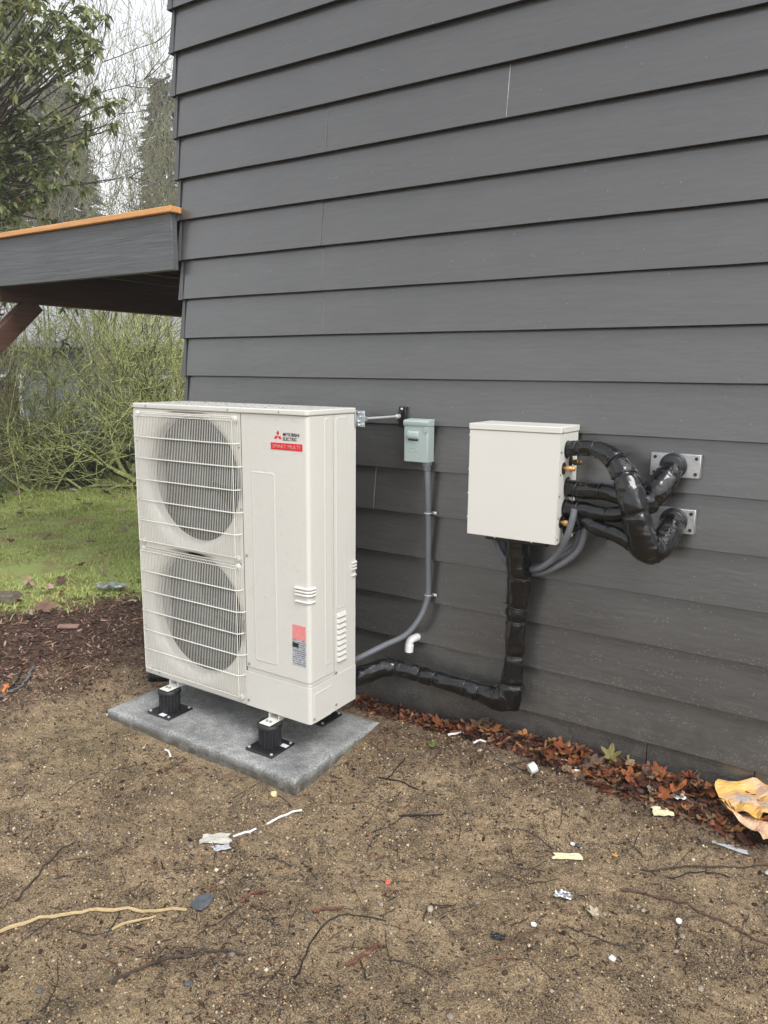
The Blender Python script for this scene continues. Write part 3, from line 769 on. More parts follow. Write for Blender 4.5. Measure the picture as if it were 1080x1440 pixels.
# ---------------------------------------------------------------- tie bar to the wall
tie = empty('tie_bar', (1.14, -.2, 1.49), 'shiny steel tie bar from the unit top corner to a black wall bracket', 'tie bar')
b = MB(); b.box((1.0965, -.300, 1.455), (1.1005, -.262, 1.525)); b.box((1.1005, -.285, 1.455), (1.138, -.281, 1.525)); b.box((1.118, -.281, 1.480), (1.138, -.262, 1.500)); b.build('unit_bracket', MT['galv'], tie, bevel=.0012)
for dx, dz in ((1.108, 1.515), (1.129, 1.514), (1.118, 1.497), (1.108, 1.478), (1.130, 1.466), (1.111, 1.462)):
    b = MB(); b.lathe([(.0065, 0), (.006, -.006), (.003, -.008)], (dx, -.285, dz), 1, 6); b.build('bolt', MT['galv'], tie)
b = MB(); b.cyl((1.128, -.262, 1.49), (1.156, -.028, 1.492), .0055, 10); b.build('rod', MT['zinc'], tie, smooth=True)
b = MB(); b.box((1.137, -.010, 1.438), (1.176, .0075, 1.535)); b.box((1.150, -.04, 1.472), (1.163, -.008, 1.512)); b.build('wall_bracket', MT['rubber'], tie, bevel=.003)
b = MB(); b.lathe([(.0, -.008), (.011, -.008), (.011, .008), (0, .008)], (1.156, -.044, 1.492), 1, 12); b.build('nut', MT['zinc'], tie)
b = MB(); b.lathe([(.006, 0), (.006, -.004), (.002, -.006)], (1.156, -.0102, 1.524), 1, 8); b.build('bolt', MT['zinc'], tie)

# ---------------------------------------------------------------- disconnect box with its conduit
dis = empty('disconnect_box', (1.256, 0, 1.29), 'small grey green electrical disconnect box left of the white branch box', 'electrical box')
b = MB(); b.extrude([(1.196, -.050), (1.314, -.050), (1.318, -.046), (1.318, .008), (1.192, .008), (1.192, -.046)], 2, 1.2905, 1.4655); b.build('body', MT['disc'], dis, bevel=.002)
b = MB(); b.extrude([(.006, 1.452), (-.052, 1.452), (-.0545, 1.456), (-.0545, 1.472), (-.048, 1.4785), (.006, 1.483)], 0, 1.1905, 1.3202); b.build('lid', MT['disc'], dis, bevel=.002)
b = MB(); b.extrude([(1.297, 1.4515), (1.297, 1.432), (1.303, 1.424), (1.311, 1.424), (1.3185, 1.432), (1.3185, 1.4515)], 1, -.0535, -.046); b.build('hasp', MT['disc'], dis, bevel=.001)
b = MB(); b.extrude([(-.0495, 1.431), (-.060, 1.424), (-.064, 1.412), (-.061, 1.398), (-.0495, 1.391)], 0, 1.214, 1.272); b.build('pull_handle', MT['disc'], dis, bevel=.003)
b = MB(); b.box((1.217, -.0506, 1.386), (1.269, -.0496, 1.392)); b.build('handle_slot', MT['rubber'], dis)
b = MB()
for k in range(20):
    pass
b.tube([(1.243 + .019 * math.cos(a), -.0502, 1.346 + .010 * math.sin(a)) for a in np.linspace(0, 2 * PI, 22)], .0011, 5); b.tube([(1.243 + .011 * math.cos(a), -.0502, 1.350 + .006 * math.sin(a)) for a in np.linspace(-.2, PI + .2, 10)], .0008, 5); b.build('embossed_oval', MT['disc'], dis, smooth=True)
con = empty('conduit', (1.3, -.03, 1.28), 'grey flexible conduit from the disconnect box down to the heat pump', 'conduit')
cp = smooth_path([(1.302, -.025, 1.274), (1.309, -.024, 1.15), (1.314, -.022, 1.0), (1.317, -.022, .832), (1.321, -.024, .70), (1.318, -.032, .64), (1.298, -.06, .563), (1.247, -.10, .484), (1.167, -.16, .434), (1.075, -.235, .376), (1.0, -.262, .33)], 26)
b = MB(); b.tube(cp, .0138, 14, mod=lambda i, j: 1.03 if i % 2 else .965); b.build('hose', MT['conduit'], con, smooth=True)
b = MB(); b.lathe([(.022, .018), (.022, .006), (.0185, .004), (.0185, -.016), (.0165, -.02)], (1.302, -.025, 1.272), 2, 18); b.build('fitting', MT['conduit'], con, smooth=True)
for z, x in ((1.058, 1.312), (.672, 1.321)):
    b = MB(); b.tube([(x + .017 * math.cos(a), -.022 - .0165 * math.sin(a), z) for a in np.linspace(0, PI, 10)], .0035, 6); b.box((x + .014, -.008, z - .007), (x + .036, -.0045, z + .007)); b.lathe([(.007, 0), (.006, -.006), (.003, -.008)], (x + .027, -.0075, z), 1, 10); b.build('pipe_strap', MT['zinc'], con, smooth=True)
b = MB(); b.tube(smooth_path([(1.252, .008, .445), (1.248, -.022, .446), (1.242, -.040, .441), (1.237, -.046, .425), (1.235, -.046, .385)], 6), .0185, 14); b.tube([(1.2372, -.046, .420), (1.235, -.046, .385)], .0205, 14)
tag(b.build('drain_elbow', MT['pvc'], smooth=True), 'short white plastic drain elbow low on the wall beside the grey conduit', 'drain elbow')

# ---------------------------------------------------------------- branch box
box = empty('branch_box', (1.79, 0, 1.03), 'white metal branch box on the wall with black pipes leaving its side', 'metal box')
b = MB(); b.box((1.6, -.2, 1.030), (1.985, .002, 1.4625)); b.build('body', MT['unit2'], box, bevel=.002)
b = MB(); b.box((1.5975, -.2035, 1.464), (1.9885, .004, 1.489)); b.build('lid', MT['unit2'], box, bevel=.003)
b = MB(); b.box((1.9855, -.2005, 1.0305), (1.9868, -.178, 1.4615)); b.build('side_flange', MT['unit2'], box)
for z in (1.05, 1.135, 1.22, 1.305, 1.392):
    b = MB(); b.lathe([(.005, .0), (.005, .002), (.002, .003)], (1.9868, -.189, z), 0, 8); b.build('screw', MT['screw'], box)
for z in (1.10, 1.2, 1.3, 1.44):
    b = MB(); b.lathe([(.0055, .0), (.0055, -.005), (.002, -.007)], (1.5998, -.188, z), 0, 8); b.build('screw', MT['pvc'], box)
b = MB(); b.lathe([(.005, .0), (.005, .002), (.002, .003)], (1.9885, -.19, 1.468), 0, 8); b.build('screw', MT['screw'], box)
for x in (1.72, 1.88):
    b = MB(); b.lathe([(.004, 0), (.004, -.006), (.002, -.007)], (x, -.185, 1.0298), 2, 8); b.build('screw', MT['pvc'], box)
for (y, z, r) in ((-.12, 1.398, .036), (-.15, 1.327, .024), (-.075, 1.348, .022), (-.10, 1.249, .040), (-.115, 1.165, .038), (-.15, 1.113, .024), (-.09, 1.09, .04)):
    b = MB(); b.lathe([(0, 0), (r, 0), (r, .0016), (0, .0016)], (1.9853, y, z), 0, 20); b.build('knockout_grommet', MT['rubber'], box)
for y, z, m in ((-.15, 1.327, 'brass'), (-.075, 1.345, 'oldbrass'), (-.15, 1.113, 'brass')):
    b = MB(); b.lathe([(.009, 0), (.009, .012), (.013, .012), (.013, .028), (.010, .030), (.010, .040), (.006, .044)], (1.987, y, z), 0, 6); b.build('flare_nut', MT[m], box, bevel=.001)
b = MB(); b.box((1.66, -.15, 1.004), (1.93, -.02, 1.0295)); b.build('bottom_gland', MT['rubber'], box, bevel=.004)

# ---------------------------------------------------------------- wrapped pipes
def wrapped(name, pts, radii, label, ties=(), k=14, seed=1, parent=None):
    path = smooth_path(pts, k); n = len(path); rs = np.interp(np.linspace(0, len(radii) - 1, n), range(len(radii)), radii)
    s = np.concatenate([[0], np.cumsum([np.linalg.norm(path[i + 1] - path[i]) for i in range(n - 1)])])
    for t in ties: rs = rs * (1 - (.07 + .07 * ((t * 37.7) % 1)) * np.exp(-((s - t) / .009) ** 2))
    NS = 32
    tab = np.zeros((n, NS))
    for j in range(NS):
        a = 2 * PI * j / NS; ca, sa = math.cos(a) * 1.2, math.sin(a) * 1.2
        hel = (s / .052 + a / (2 * PI) + .5 * vnoise(s * 5, np.full(n, seed * 2.3), 1, 3)) % 1      # spiral laps of the tape
        tab[:, j] = .035 * np.clip(1 - hel * 3.2, 0, 1) + .055 * np.abs(vnoise(s * 24 + 1.7 * ca, np.full(n, sa * 2.4 + seed), 2.4, seed + 5)) + .10 * vnoise(s * 9 + ca, np.full(n, sa * 1.0 + seed), 1.7, seed) + .11 * vnoise(s * 12 + sa * .7, np.full(n, ca * 1.8 + seed * 3), 2.3, seed + 1) + .025 * vnoise(s * 34 + 2 * ca, np.full(n, sa * 3), 2, seed + 2)
        for ph, w in ((1.1 + .35 * seed, .16), (3.9 + .2 * seed, .11), (5.2 + .3 * seed, .09)):      # overlapping edges of the wrap
            dd = (a - ph - 1.2 * vnoise(s * 4, np.full(n, seed * 1.7 + ph), 1.0, 4) + PI) % (2 * PI) - PI
            tab[:, j] += w * np.clip(1 - np.abs(dd) / .35, 0, 1) * np.where(dd > 0, 1, .35)
    b = MB(); b.tube(path, rs, NS, mod=lambda i, j: 1 + tab[i, j])
    o = b.build(name, MT['wrap'], parent)
    o.data.polygons.foreach_set('use_smooth', [True] * len(o.data.polygons))
    tg = []
    for t in ties:
        i = int(np.argmin(np.abs(s - t))); i = min(max(i, 1), n - 2); P = Vector(path[i]); T = Vector(path[i + 1] - path[i - 1]).normalized()
        up = Vector((0, 0, 1)) if abs(T.z) < .9 else Vector((0, 1, 0)); up = (up - T * up.dot(T)).normalized(); sd_ = T.cross(up); r = rs[i] * 1.07
        tl = rnd.uniform(.2, 1.) * (1 if rnd.random() < .5 else -1)
        m = MB(); m.tube([P + (up * math.cos(a) + sd_ * math.sin(a)) * r + T * tl * .008 * math.sin(a) for a in np.linspace(0, 2 * PI, 22)], .0026, 5)
        a = rnd.uniform(0, 6.28); q_ = up * math.cos(a) + sd_ * math.sin(a); q2 = -up * math.sin(a) + sd_ * math.cos(a)
        m.tube([P + q_ * r, P + q_ * (r + .012) + q2 * .01, P + q_ * (r + .022) + q2 * .022 + T * .004], [.003, .0018, .0014], 5)
        tg.append(m)
    return o, tg
def wrapped_thing(name, label, runs):
    e = empty(name, runs[0][0][0], label, 'insulated pipe')
    for i, (pts, rad, ties, sd_) in enumerate(runs):
        o, tg = wrapped('wrapped_pipe', pts, rad, None, ties, seed=sd_, parent=e)
        for m in tg: adopt(m.build('cable_tie', MT['rubber'], None, smooth=True), o)
    return e
wrapped_thing('line_set', 'black taped pipe bundle running down from the branch box and left to the heat pump',
    [([(1.782, -.105, 1.02), (1.787, -.095, .94), (1.789, -.085, .86), (1.784, -.07, .752), (1.779, -.062, .622), (1.778, -.06, .493), (1.774, -.06, .40), (1.768, -.06, .335), (1.752, -.06, .258)],
      [.048, .047, .047, .046, .044, .043, .045, .054, .056], (.17, .31, .37, .53, .66), 1),
     ([(1.765, -.062, .30), (1.720, -.064, .281), (1.641, -.07, .284), (1.503, -.08, .296), (1.354, -.085, .303), (1.24, -.10, .312), (1.16, -.13, .315), (1.08, -.19, .283), (1.0, -.25, .25)],
      [.060, .058, .043, .037, .037, .038, .041, .044, .045], (.15, .22, .37, .45, .575), 2)])
wrapped_thing('upper_pipe_run', 'two black wrapped pipes merging into the upper aluminium wall plate',
    [([(1.972, -.10, 1.249), (2.057, -.12, 1.242), (2.143, -.13, 1.246), (2.225, -.13, 1.232), (2.285, -.12, 1.212), (2.325, -.09, 1.262), (2.350, -.05, 1.314), (2.362, -.012, 1.345)],
      [.034, .032, .031, .033, .046, .050, .045, .038], (.06, .16, .26, .36), 3),
     ([(1.972, -.11, 1.162), (2.068, -.14, 1.171), (2.154, -.15, 1.163), (2.231, -.14, 1.178), (2.290, -.11, 1.215)], [.034, .030, .027, .028, .036], (.08, .2), 4)])
wrapped_thing('lower_pipe_run', 'big looping black wrapped pipe dropping to the lower aluminium wall plate',
    [([(1.971, -.12, 1.398), (2.037, -.13, 1.408), (2.112, -.15, 1.409), (2.173, -.17, 1.388), (2.224, -.19, 1.34), (2.26, -.21, 1.272), (2.286, -.22, 1.198), (2.308, -.212, 1.12), (2.327, -.188, 1.063), (2.356, -.135, 1.064), (2.372, -.08, 1.105), (2.378, -.02, 1.138)],
      [.028, .029, .030, .036, .044, .048, .050, .050, .056, .054, .046, .042], (.06, .13, .24, .31, .45), 5),
     ([(2.001, -.10, 1.086), (2.075, -.13, 1.128), (2.133, -.15, 1.107), (2.211, -.16, 1.093), (2.273, -.17, 1.068), (2.32, -.175, 1.045)], [.026, .029, .031, .031, .033, .04], (.08, .2), 6)])
def plate(x0, z0, w, h, hub, label):
    e = empty('wall_plate', (x0 + w / 2, 0, z0), label, 'wall plate', 'aluminium pipe plates on the siding')
    b = MB(); b.box((x0, -.020, z0), (x0 + w, .012, z0 + h)); b.build('plate', MT['alu'], e, bevel=.003)
    for dx in (.016, w - .016):
        for dz in (.016, h - .016):
            b = MB(); b.lathe([(0, 0), (.0065, 0), (.0065, -.0012), (0, -.0012)], (x0 + dx, -.0203, z0 + dz), 1, 12); b.build('screw_hole', MT['rubber'], e)
    b = MB(); b.lathe([(0, .0), (.050, .0), (.050, -.006), (.044, -.010), (.043, -.022), (.039, -.026), (0, -.026)], (hub[0], -.0205, hub[1]), 1, 28); b.build('rubber_boot', MT['rubber'], e, smooth=True)
plate(2.279, 1.309, .180, .090, (2.363, 1.352), 'upper aluminium wall plate with the black pipe boot')
plate(2.268, 1.098, .188, .094, (2.380, 1.145), 'lower aluminium wall plate with the black pipe boot')
CG = 'grey flexible conduits looping under the white branch box'
for pts, r, lb in (([(2.043, -.165, 1.175), (2.037, -.17, 1.13), (2.015, -.165, 1.055), (1.965, -.14, .97), (1.891, -.12, .905), (1.801, -.045, .880), (1.715, -.05, .905), (1.673, -.06, .975), (1.67, -.08, 1.015)], .0132, 'grey corrugated conduit loop hanging in front of the others below the branch box'),
               ([(2.07, -.11, 1.14), (2.076, -.12, 1.109), (2.056, -.12, 1.015), (1.994, -.115, .945), (1.896, -.095, .882), (1.794, -.018, .855), (1.713, -.025, .88), (1.690, -.04, .97), (1.69, -.06, 1.015)], .0132, 'lowest grey conduit loop below the branch box'),
               ([(2.04, -.075, 1.14), (2.043, -.08, 1.10), (2.023, -.085, 1.005), (1.95, -.08, .945), (1.866, -.055, .897), (1.789, -.019, .882), (1.73, -.02, .90), (1.705, -.03, .97), (1.71, -.05, 1.015)], .0132, 'grey conduit loop tucked nearest the wall below the branch box')):
    b = MB(); b.tube(smooth_path(pts, 16), r, 12, mod=lambda i, j: 1.03 if i % 2 else .965); tag(b.build('conduit_loop', MT['conduit'], smooth=True), lb, 'conduit', CG)
b = MB(); b.tube(smooth_path([(-.165, -.43, .062), (-.05, -.35, .060), (.1, -.26, .058), (.5, -.12, .07)], 40), .030, 16, mod=lambda i, j: 1.05 if i % 3 else .93)
tag(b.build('drain_pipe', MT['rubber'], smooth=True), 'black corrugated drain pipe end lying behind the pad on the left', 'drain pipe')
#PART2
# ---------------------------------------------------------------- growth of woody plants
def grow(bases, depth, kids, shrink, wander, lift, g, rad, seglen=4, first_kids=None):
    """bases: list of (point, direction, length, radius). Returns arrays of tapered pieces and the twig ends."""
    P0, P1, R0, R1, tips = [], [], [], [], []
    stack = [(np.array(b[0], float), np.array(b[1], float), b[2], b[3], 0) for b in bases]
    while stack:
        p, d, L, r, lev = stack.pop(); d = d / np.linalg.norm(d); nodes_ = []
        for i in range(seglen):
            d = d + g.normal(0, wander, 3) + np.array([0, 0, lift]) * (1 if lev else .4); d /= np.linalg.norm(d)
            q = p + d * L / seglen; ra = r * (1 - .75 * i / seglen); rb = r * (1 - .75 * (i + 1) / seglen)
            P0.append(p); P1.append(q); R0.append(ra); R1.append(rb); nodes_.append((q, d, rb)); p = q
        if lev < depth:
            k = (first_kids if first_kids and lev == 0 else kids) + (1 if g.random() < .4 else 0)
            for c in range(k):
                q, dd, rb = nodes_[min(seglen - 1, int(g.integers(max(0, seglen // 3), seglen)))]
                a = g.normal(0, 1, 3); a -= dd * a.dot(dd); a /= np.linalg.norm(a)
                ang = g.uniform(.35, .95); nd = dd * math.cos(ang) + a * math.sin(ang)
                stack.append((q, nd, L * shrink * g.uniform(.75, 1.2), max(rb * .75, rad), lev + 1))
        else: tips.append((p, d))
    return P0, P1, R0, R1, tips
def woody(name, e, bases, m, depth, kids, shrink, wander, lift, seed, rad=.0025, n=3, first_kids=None, seglen=4):
    g = np.random.default_rng(seed)
    P0, P1, R0, R1, tips = grow(bases, depth, kids, shrink, wander, lift, g, rad, seglen, first_kids)
    link(name, segs_mesh(name, P0, P1, R0, R1, n), m, e)
    return tips
LEAF_V = [(0, 0, 0), (-.16, .42, .05), (.16, .42, .05), (0, .45, -.02), (0, 1, -.16)]
LEAF_F = [(0, 3, 1), (0, 2, 3), (3, 4, 1), (3, 2, 4)]
def frames(d, spin):
    """rotation whose Y runs along d"""
    d = d / np.linalg.norm(d, axis=1)[:, None]
    ref = np.tile(np.array([[0, 0, 1.]]), (len(d), 1)); x = np.cross(d, ref); x /= np.linalg.norm(x, axis=1)[:, None] + 1e-6; z = np.cross(x, d)
    c, s = np.cos(spin)[:, None], np.sin(spin)[:, None]; x2 = x * c + z * s; z2 = -x * s + z * c
    return np.stack([x2, d, z2], 2)
def rosettes(centres, dirs, per, size, droop, g):
    n = len(centres) * per
    c = np.repeat(np.asarray(centres, float), per, 0); a = np.repeat(np.asarray(dirs, float), per, 0)
    d = g.normal(0, 1, (n, 3)); d = d - a * (d * a).sum(1)[:, None]; d /= np.linalg.norm(d, axis=1)[:, None] + 1e-6
    d = d * g.uniform(.6, 1.0, n)[:, None] + a * g.uniform(.0, .7, n)[:, None] + np.array([0, 0, -1]) * (droop * g.uniform(.3, 1.3, n))[:, None]
    Rm = frames(d, g.normal(0, .5, n)); s = size * g.uniform(.65, 1.25, n)
    return stamp(LEAF_V, LEAF_F, c + a * g.uniform(-.05, .03, n)[:, None], Rm, np.stack([s * g.uniform(.9, 1.5, n), s, s], 1))
def leaf_mat(name, stops, rough=.4):
    m = mat_random(name, stops, rough, 'island', spec=.45); n, l, b = nodes(m)
    tr = n.new('ShaderNodeBsdfTranslucent'); mx = n.new('ShaderNodeMixShader'); mx.inputs[0].default_value = .4
    l.new(b.inputs['Base Color'].links[0].from_socket, tr.inputs['Color']); out = n['Material Output']
    l.new(b.outputs[0], mx.inputs[1]); l.new(tr.outputs[0], mx.inputs[2]); l.new(mx.outputs[0], out.inputs['Surface'])
    return m
BARK = mat('grey_bark', (.10, .085, .07), .85, var=.35, vscale=30, bmp=.5, bscale=50)
MOSSY = bpy.data.materials.new('mossy_bark'); n, l, b = nodes(MOSSY)
geo = n.new('ShaderNodeNewGeometry'); sx = n.new('ShaderNodeSeparateXYZ'); l.new(geo.outputs['Normal'], sx.inputs[0])
mossc = ramp(n, l, noise(n, l, 26, 5, .7), [(.34, (.22, .24, .08)), (.50, (.46, .50, .18)), (.66, (.70, .72, .34))])
up = math_(n, l, 'ADD', sx.outputs[2], math_(n, l, 'MULTIPLY', noise(n, l, 9, 4), 1.3))
l.new(mix(n, l, ramp(n, l, up, [(.25, 0.), (.75, 1.)]), (.055, .042, .032), mossc), b.inputs['Base Color']); b.inputs['Roughness'].default_value = .9
PALE = bpy.data.materials.new('lichen_twig'); n, l, b = nodes(PALE)
l.new(ramp(n, l, noise(n, l, 3, 5, .6), [(.38, (.17, .155, .125)), (.55, (.28, .275, .18)), (.7, (.36, .37, .20))]), b.inputs['Base Color']); b.inputs['Roughness'].default_value = .9
RUSSET = mat('russet_twig', (.20, .135, .11), .85, var=.35, vscale=6)
G_GREEN = leaf_mat('evergreen_leaf', [(0, (.09, .12, .055)), (.45, (.22, .265, .115)), (.8, (.38, .41, .19)), (.96, (.48, .48, .23)), (1, (.27, .16, .08))], .3)
G_DARK = leaf_mat('hedge_leaf', [(0, (.06, .085, .04)), (.6, (.12, .155, .07)), (1, (.20, .23, .10))], .5)
G_CONIF = leaf_mat('conifer_needles', [(0, (.07, .085, .068)), (.6, (.10, .12, .095)), (1, (.14, .155, .12))], .7)
G_RHODO = leaf_mat('rhododendron_leaf', [(0, (.05, .075, .03)), (.6, (.11, .14, .05)), (.85, (.19, .17, .07)), (1, (.20, .09, .05))])

# the big evergreen at the upper left
tr = empty('evergreen_tree', (-5.55, .75, 0), 'broadleaf evergreen tree with drooping glossy leaves above the deck', 'tree')
g = np.random.default_rng(21)
tips = woody('trunk', tr, [((-5.55, .75, -.1), (.06, .1, 1), 3.4, .13), ((-5.5, .8, 1.6), (.35, .45, .9), 2.6, .07)], BARK, 3, 3, .62, .10, .08, 22, .006, 5)
cen, dr = [], []
for k in range(34):
    v = g.normal(0, 1, 3); v /= np.linalg.norm(v); rr = g.uniform(.25, 1) ** .5
    c0 = np.array([-4.85, 1.50, 4.75]) + v * rr * np.array([1.35, 1.25, 1.75])
    for j in range(17):
        w = g.normal(0, 1, 3); w /= np.linalg.norm(w); cen.append(c0 + w * g.uniform(.12, .46) * np.array([1, 1, .8])); dr.append(w * .6 + np.array([0, 0, .55]))
for (cx, cy, cz) in ((-4.35, 1.85, 3.55), (-4.25, 2.05, 4.0), (-4.55, 1.8, 3.3), (-4.0, 2.35, 4.35), (-4.7, 1.6, 3.55), (-4.15, 2.2, 5.0)):
    for j in range(16):
        w = g.normal(0, 1, 3); w /= np.linalg.norm(w); cen.append(np.array([cx, cy, cz]) + w * g.uniform(.1, .34)); dr.append(w * .5 + np.array([0, 0, .4]))
dr = np.array(dr); dr /= np.linalg.norm(dr, axis=1)[:, None]
V, F = rosettes(cen, dr, 15, .095, .75, g)
link('crown', tri_mesh('crown', V, F), G_GREEN, tr)
cen = np.array(cen); idx = g.choice(len(cen), 260, replace=False); root = np.array([-5.3, 1.05, 3.4])
mid = root + (cen[idx] - root) * .55 + g.normal(0, .12, (260, 3))
link('twig', segs_mesh('twig', np.concatenate([np.repeat(root[None], 260, 0) * .35 + mid * .65, mid]), np.concatenate([mid, cen[idx]]), np.full(520, .012), np.full(520, .006), 3), BARK, tr)
# low rhododendron in front of the bare trees
rh = empty('rhododendron', (-5.1, 1.9, 0), 'loose green rhododendron with a few reddish leaves just above the deck edge', 'shrub')
tips = woody('stem', rh, [((-5.1 - .3 * i, 1.9 - .2 * i, -.05), (.1 * i - .2, .12 * i - .2, 1), 2.2, .011) for i in range(4)], MOSSY, 3, 3, .55, .12, .05, 31, .004, 4)
tp = [t for t, d in tips]; td = np.array([d for t, d in tips])
cen = [t for t in tp]
for px_, py_, pz_ in ((-4.75, 2.45, 3.05), (-4.55, 2.65, 2.95), (-5.0, 2.1, 3.1), (-4.9, 2.3, 2.85), (-4.3, 2.9, 2.9)):
    for j in range(11): cen.append(np.array([px_, py_, pz_]) + g.normal(0, .16, 3))
td = np.concatenate([td, np.tile([[0, 0, 1.]], (len(cen) - len(td), 1))])
V, F = rosettes(cen, td, 9, .10, .45, g); link('foliage', tri_mesh('foliage', V, F), G_RHODO, rh)
# mossy spreading shrubs behind the lawn
MG = 'mossy bare shrubs behind the lawn'
def moss_shrub(loc, leans, L, r, seed, label, depth=4, kids=3):
    e = empty('mossy_shrub', loc, label, 'shrub', MG)
    z0 = float(gh(loc[0], loc[1])) - .1
    woody('branches', e, [((loc[0] + .08 * i, loc[1] + .05 * (i % 3), z0), ln, L * (.8 + .1 * (i % 4)), r) for i, ln in enumerate(leans)], MOSSY, depth, kids, .70, .15, .05, seed, .0046, 4, 7, 6)
    return e
moss_shrub((-5.62, 3.85, 0), [(-.9, -.55, .45), (-.7, -.5, .8), (-.45, -.3, 1.1), (-.1, 0, 1.2), (.3, .2, 1.1), (-1, -.7, .2), (-.8, -.35, .6)], 1.35, .06, 41, 'green mossy shrub leaning left behind the lawn beside the heat pump')
moss_shrub((-5.15, 4.9, 0), [(-.35, -.2, 1.2), (.0, .1, 1.3), (.35, .3, 1.1), (-.6, -.5, 1.0), (.5, .2, .9)], 1.5, .04, 42, 'upright mossy shrub right behind the house corner')
moss_shrub((-6.15, 3.35, 0), [(-.6, -.5, .9), (-.2, -.1, 1.2), (.3, .2, 1.1), (.7, .5, .6), (-.9, -.6, .4)], 1.15, .03, 44, 'low mossy shrub in front of the others at the lawn edge')
moss_shrub((-6.6, 2.9, 0), [(-.4, -.3, 1.1), (-.1, -.1, 1.2), (.35, .2, 1.0), (-.8, -.6, .8), (.5, .4, .7)], 1.25, .032, 43, 'thin mossy shrub at the left edge behind the lawn')
# tall bare trees
BG = 'tall bare trees beyond the shrubs'
for i, (x, y, s, L, lb) in enumerate(((-8.6, 4.7, 51, 3.5, 'bare lichen grey tree left of the gap behind the evergreen'), (-8.2, 5.4, 52, 4.1, 'tallest bare tree with pale upright shoots in the gap'), (-7.7, 6.1, 53, 3.7, 'bare tree with pale shoots against the siding edge'),
                                      (-9.6, 6.4, 54, 4.2, 'bare grey tree farther back in the gap'), (-9.5, 3.9, 56, 3.4, 'bare twiggy tree half hidden by the evergreen leaves'), (-7.4, 7.2, 57, 3.7, 'bare tree mostly hidden behind the house corner'))):
    e = empty('bare_tree', (x, y, 0), lb, 'tree', BG)
    g2 = np.random.default_rng(s)
    woody('trunk', e, [((x, y, -.15), (g2.normal(0, .16), g2.normal(0, .16), 1), L * g2.uniform(.8, 1.1), .045) for k in range(4)], PALE, 4, 3, .64, .055, .11, s, .0045, 3, 5)
e = empty('russet_shrub', (-7.0, 2.2, 0), 'russet brown twiggy shrub at the left edge under the evergreen', 'shrub')
woody('branches', e, [((-7.0, 2.2, -.1), (.1 * k - .25, .1 * (k % 3) - .1, 1), 1.6, .02) for k in range(6)], RUSSET, 4, 3, .66, .12, .04, 61, .0035, 3, 5)
e = empty('russet_shrub', (-6.2, 1.5, 0), 'pinkish brown twiggy shrub beyond the deck post on the left', 'shrub')
woody('branches', e, [((-6.2, 1.5, -.1), (.12 * k - .25, .1 * (k % 3) - .1, 1), 1.1, .018) for k in range(5)], RUSSET, 4, 3, .64, .13, .03, 62, .0035, 3, 5)
# evergreen hedging that fills the far side of the lawn
def bush(name, loc, rad, h, n, size, m, seed, label, cat='bush', group=None, tone=None):
    e = empty(name, (loc[0], loc[1], 0), label, cat, group); g = np.random.default_rng(seed)
    cl = []
    for k in range(max(6, n // 60)):
        v = g.normal(0, 1, 3); v /= np.linalg.norm(v); cl.append(np.array([loc[0], loc[1], h * .5]) + v * g.uniform(.3, .95) * np.array([rad, rad, h * .5]))
    cl = np.array(cl); c = cl[g.integers(0, len(cl), n)] + g.normal(0, .16 * rad + .05, (n, 3)); c[:, 2] = np.maximum(c[:, 2], .05)
    d = g.normal(0, 1, (n, 3)) + np.array([0, 0, .4]); s = size * g.uniform(.6, 1.3, n)
    V, F = stamp(LEAF_V, LEAF_F, c, frames(d, g.uniform(0, 6, n)), np.stack([s * 1.7, s, s], 1)); link('foliage', tri_mesh('foliage', V, F), m, e)
    woody('stem', e, [((loc[0], loc[1], -.1), (g.normal(0, .4), g.normal(0, .4), 1), h * .45, .03) for k in range(4)], BARK, 2, 3, .6, .12, .04, seed, .006, 4)
    return e
HG = 'dark evergreen bushes behind the mossy shrubs'
for i, (x, y, rd, h, n, lb) in enumerate(((-7.4, 3.4, .8, 1.0, 1500, 'dark evergreen bush left of the mossy shrub'), (-6.9, 4.6, .7, .95, 1400, 'dark evergreen bush straight behind the mossy shrub'), (-6.3, 5.6, .7, 1.2, 1400, 'dark evergreen bush behind the heat pump top corner'),
                                     (-6.2, 3.45, .35, .55, 900, 'small dark bush at the foot of the mossy shrub'))):
    bush('evergreen_bush', (x, y), rd, h, n, .085, G_DARK, 70 + i, lb, group=HG)
bush('leafy_plant', (-6.0, 1.75), .3, .5, 500, .10, G_RHODO, 80, 'small green leafy plant at the far left edge of the lawn', 'plant')
bush('leafy_plant', (-5.0, 4.05), .25, .42, 420, .08, G_RHODO, 81, 'small yellowish green plant at the lawn edge beside the heat pump', 'plant')
MO = leaf_mat('moss_leaf', [(0, (.10, .13, .035)), (1, (.24, .28, .08))], .7)
bush('mossy_bush', (-6.55, 3.5), .75, 1.5, 2200, .05, MO, 82, 'fuzzy yellow green mossy bush behind the bare branches', 'bush')
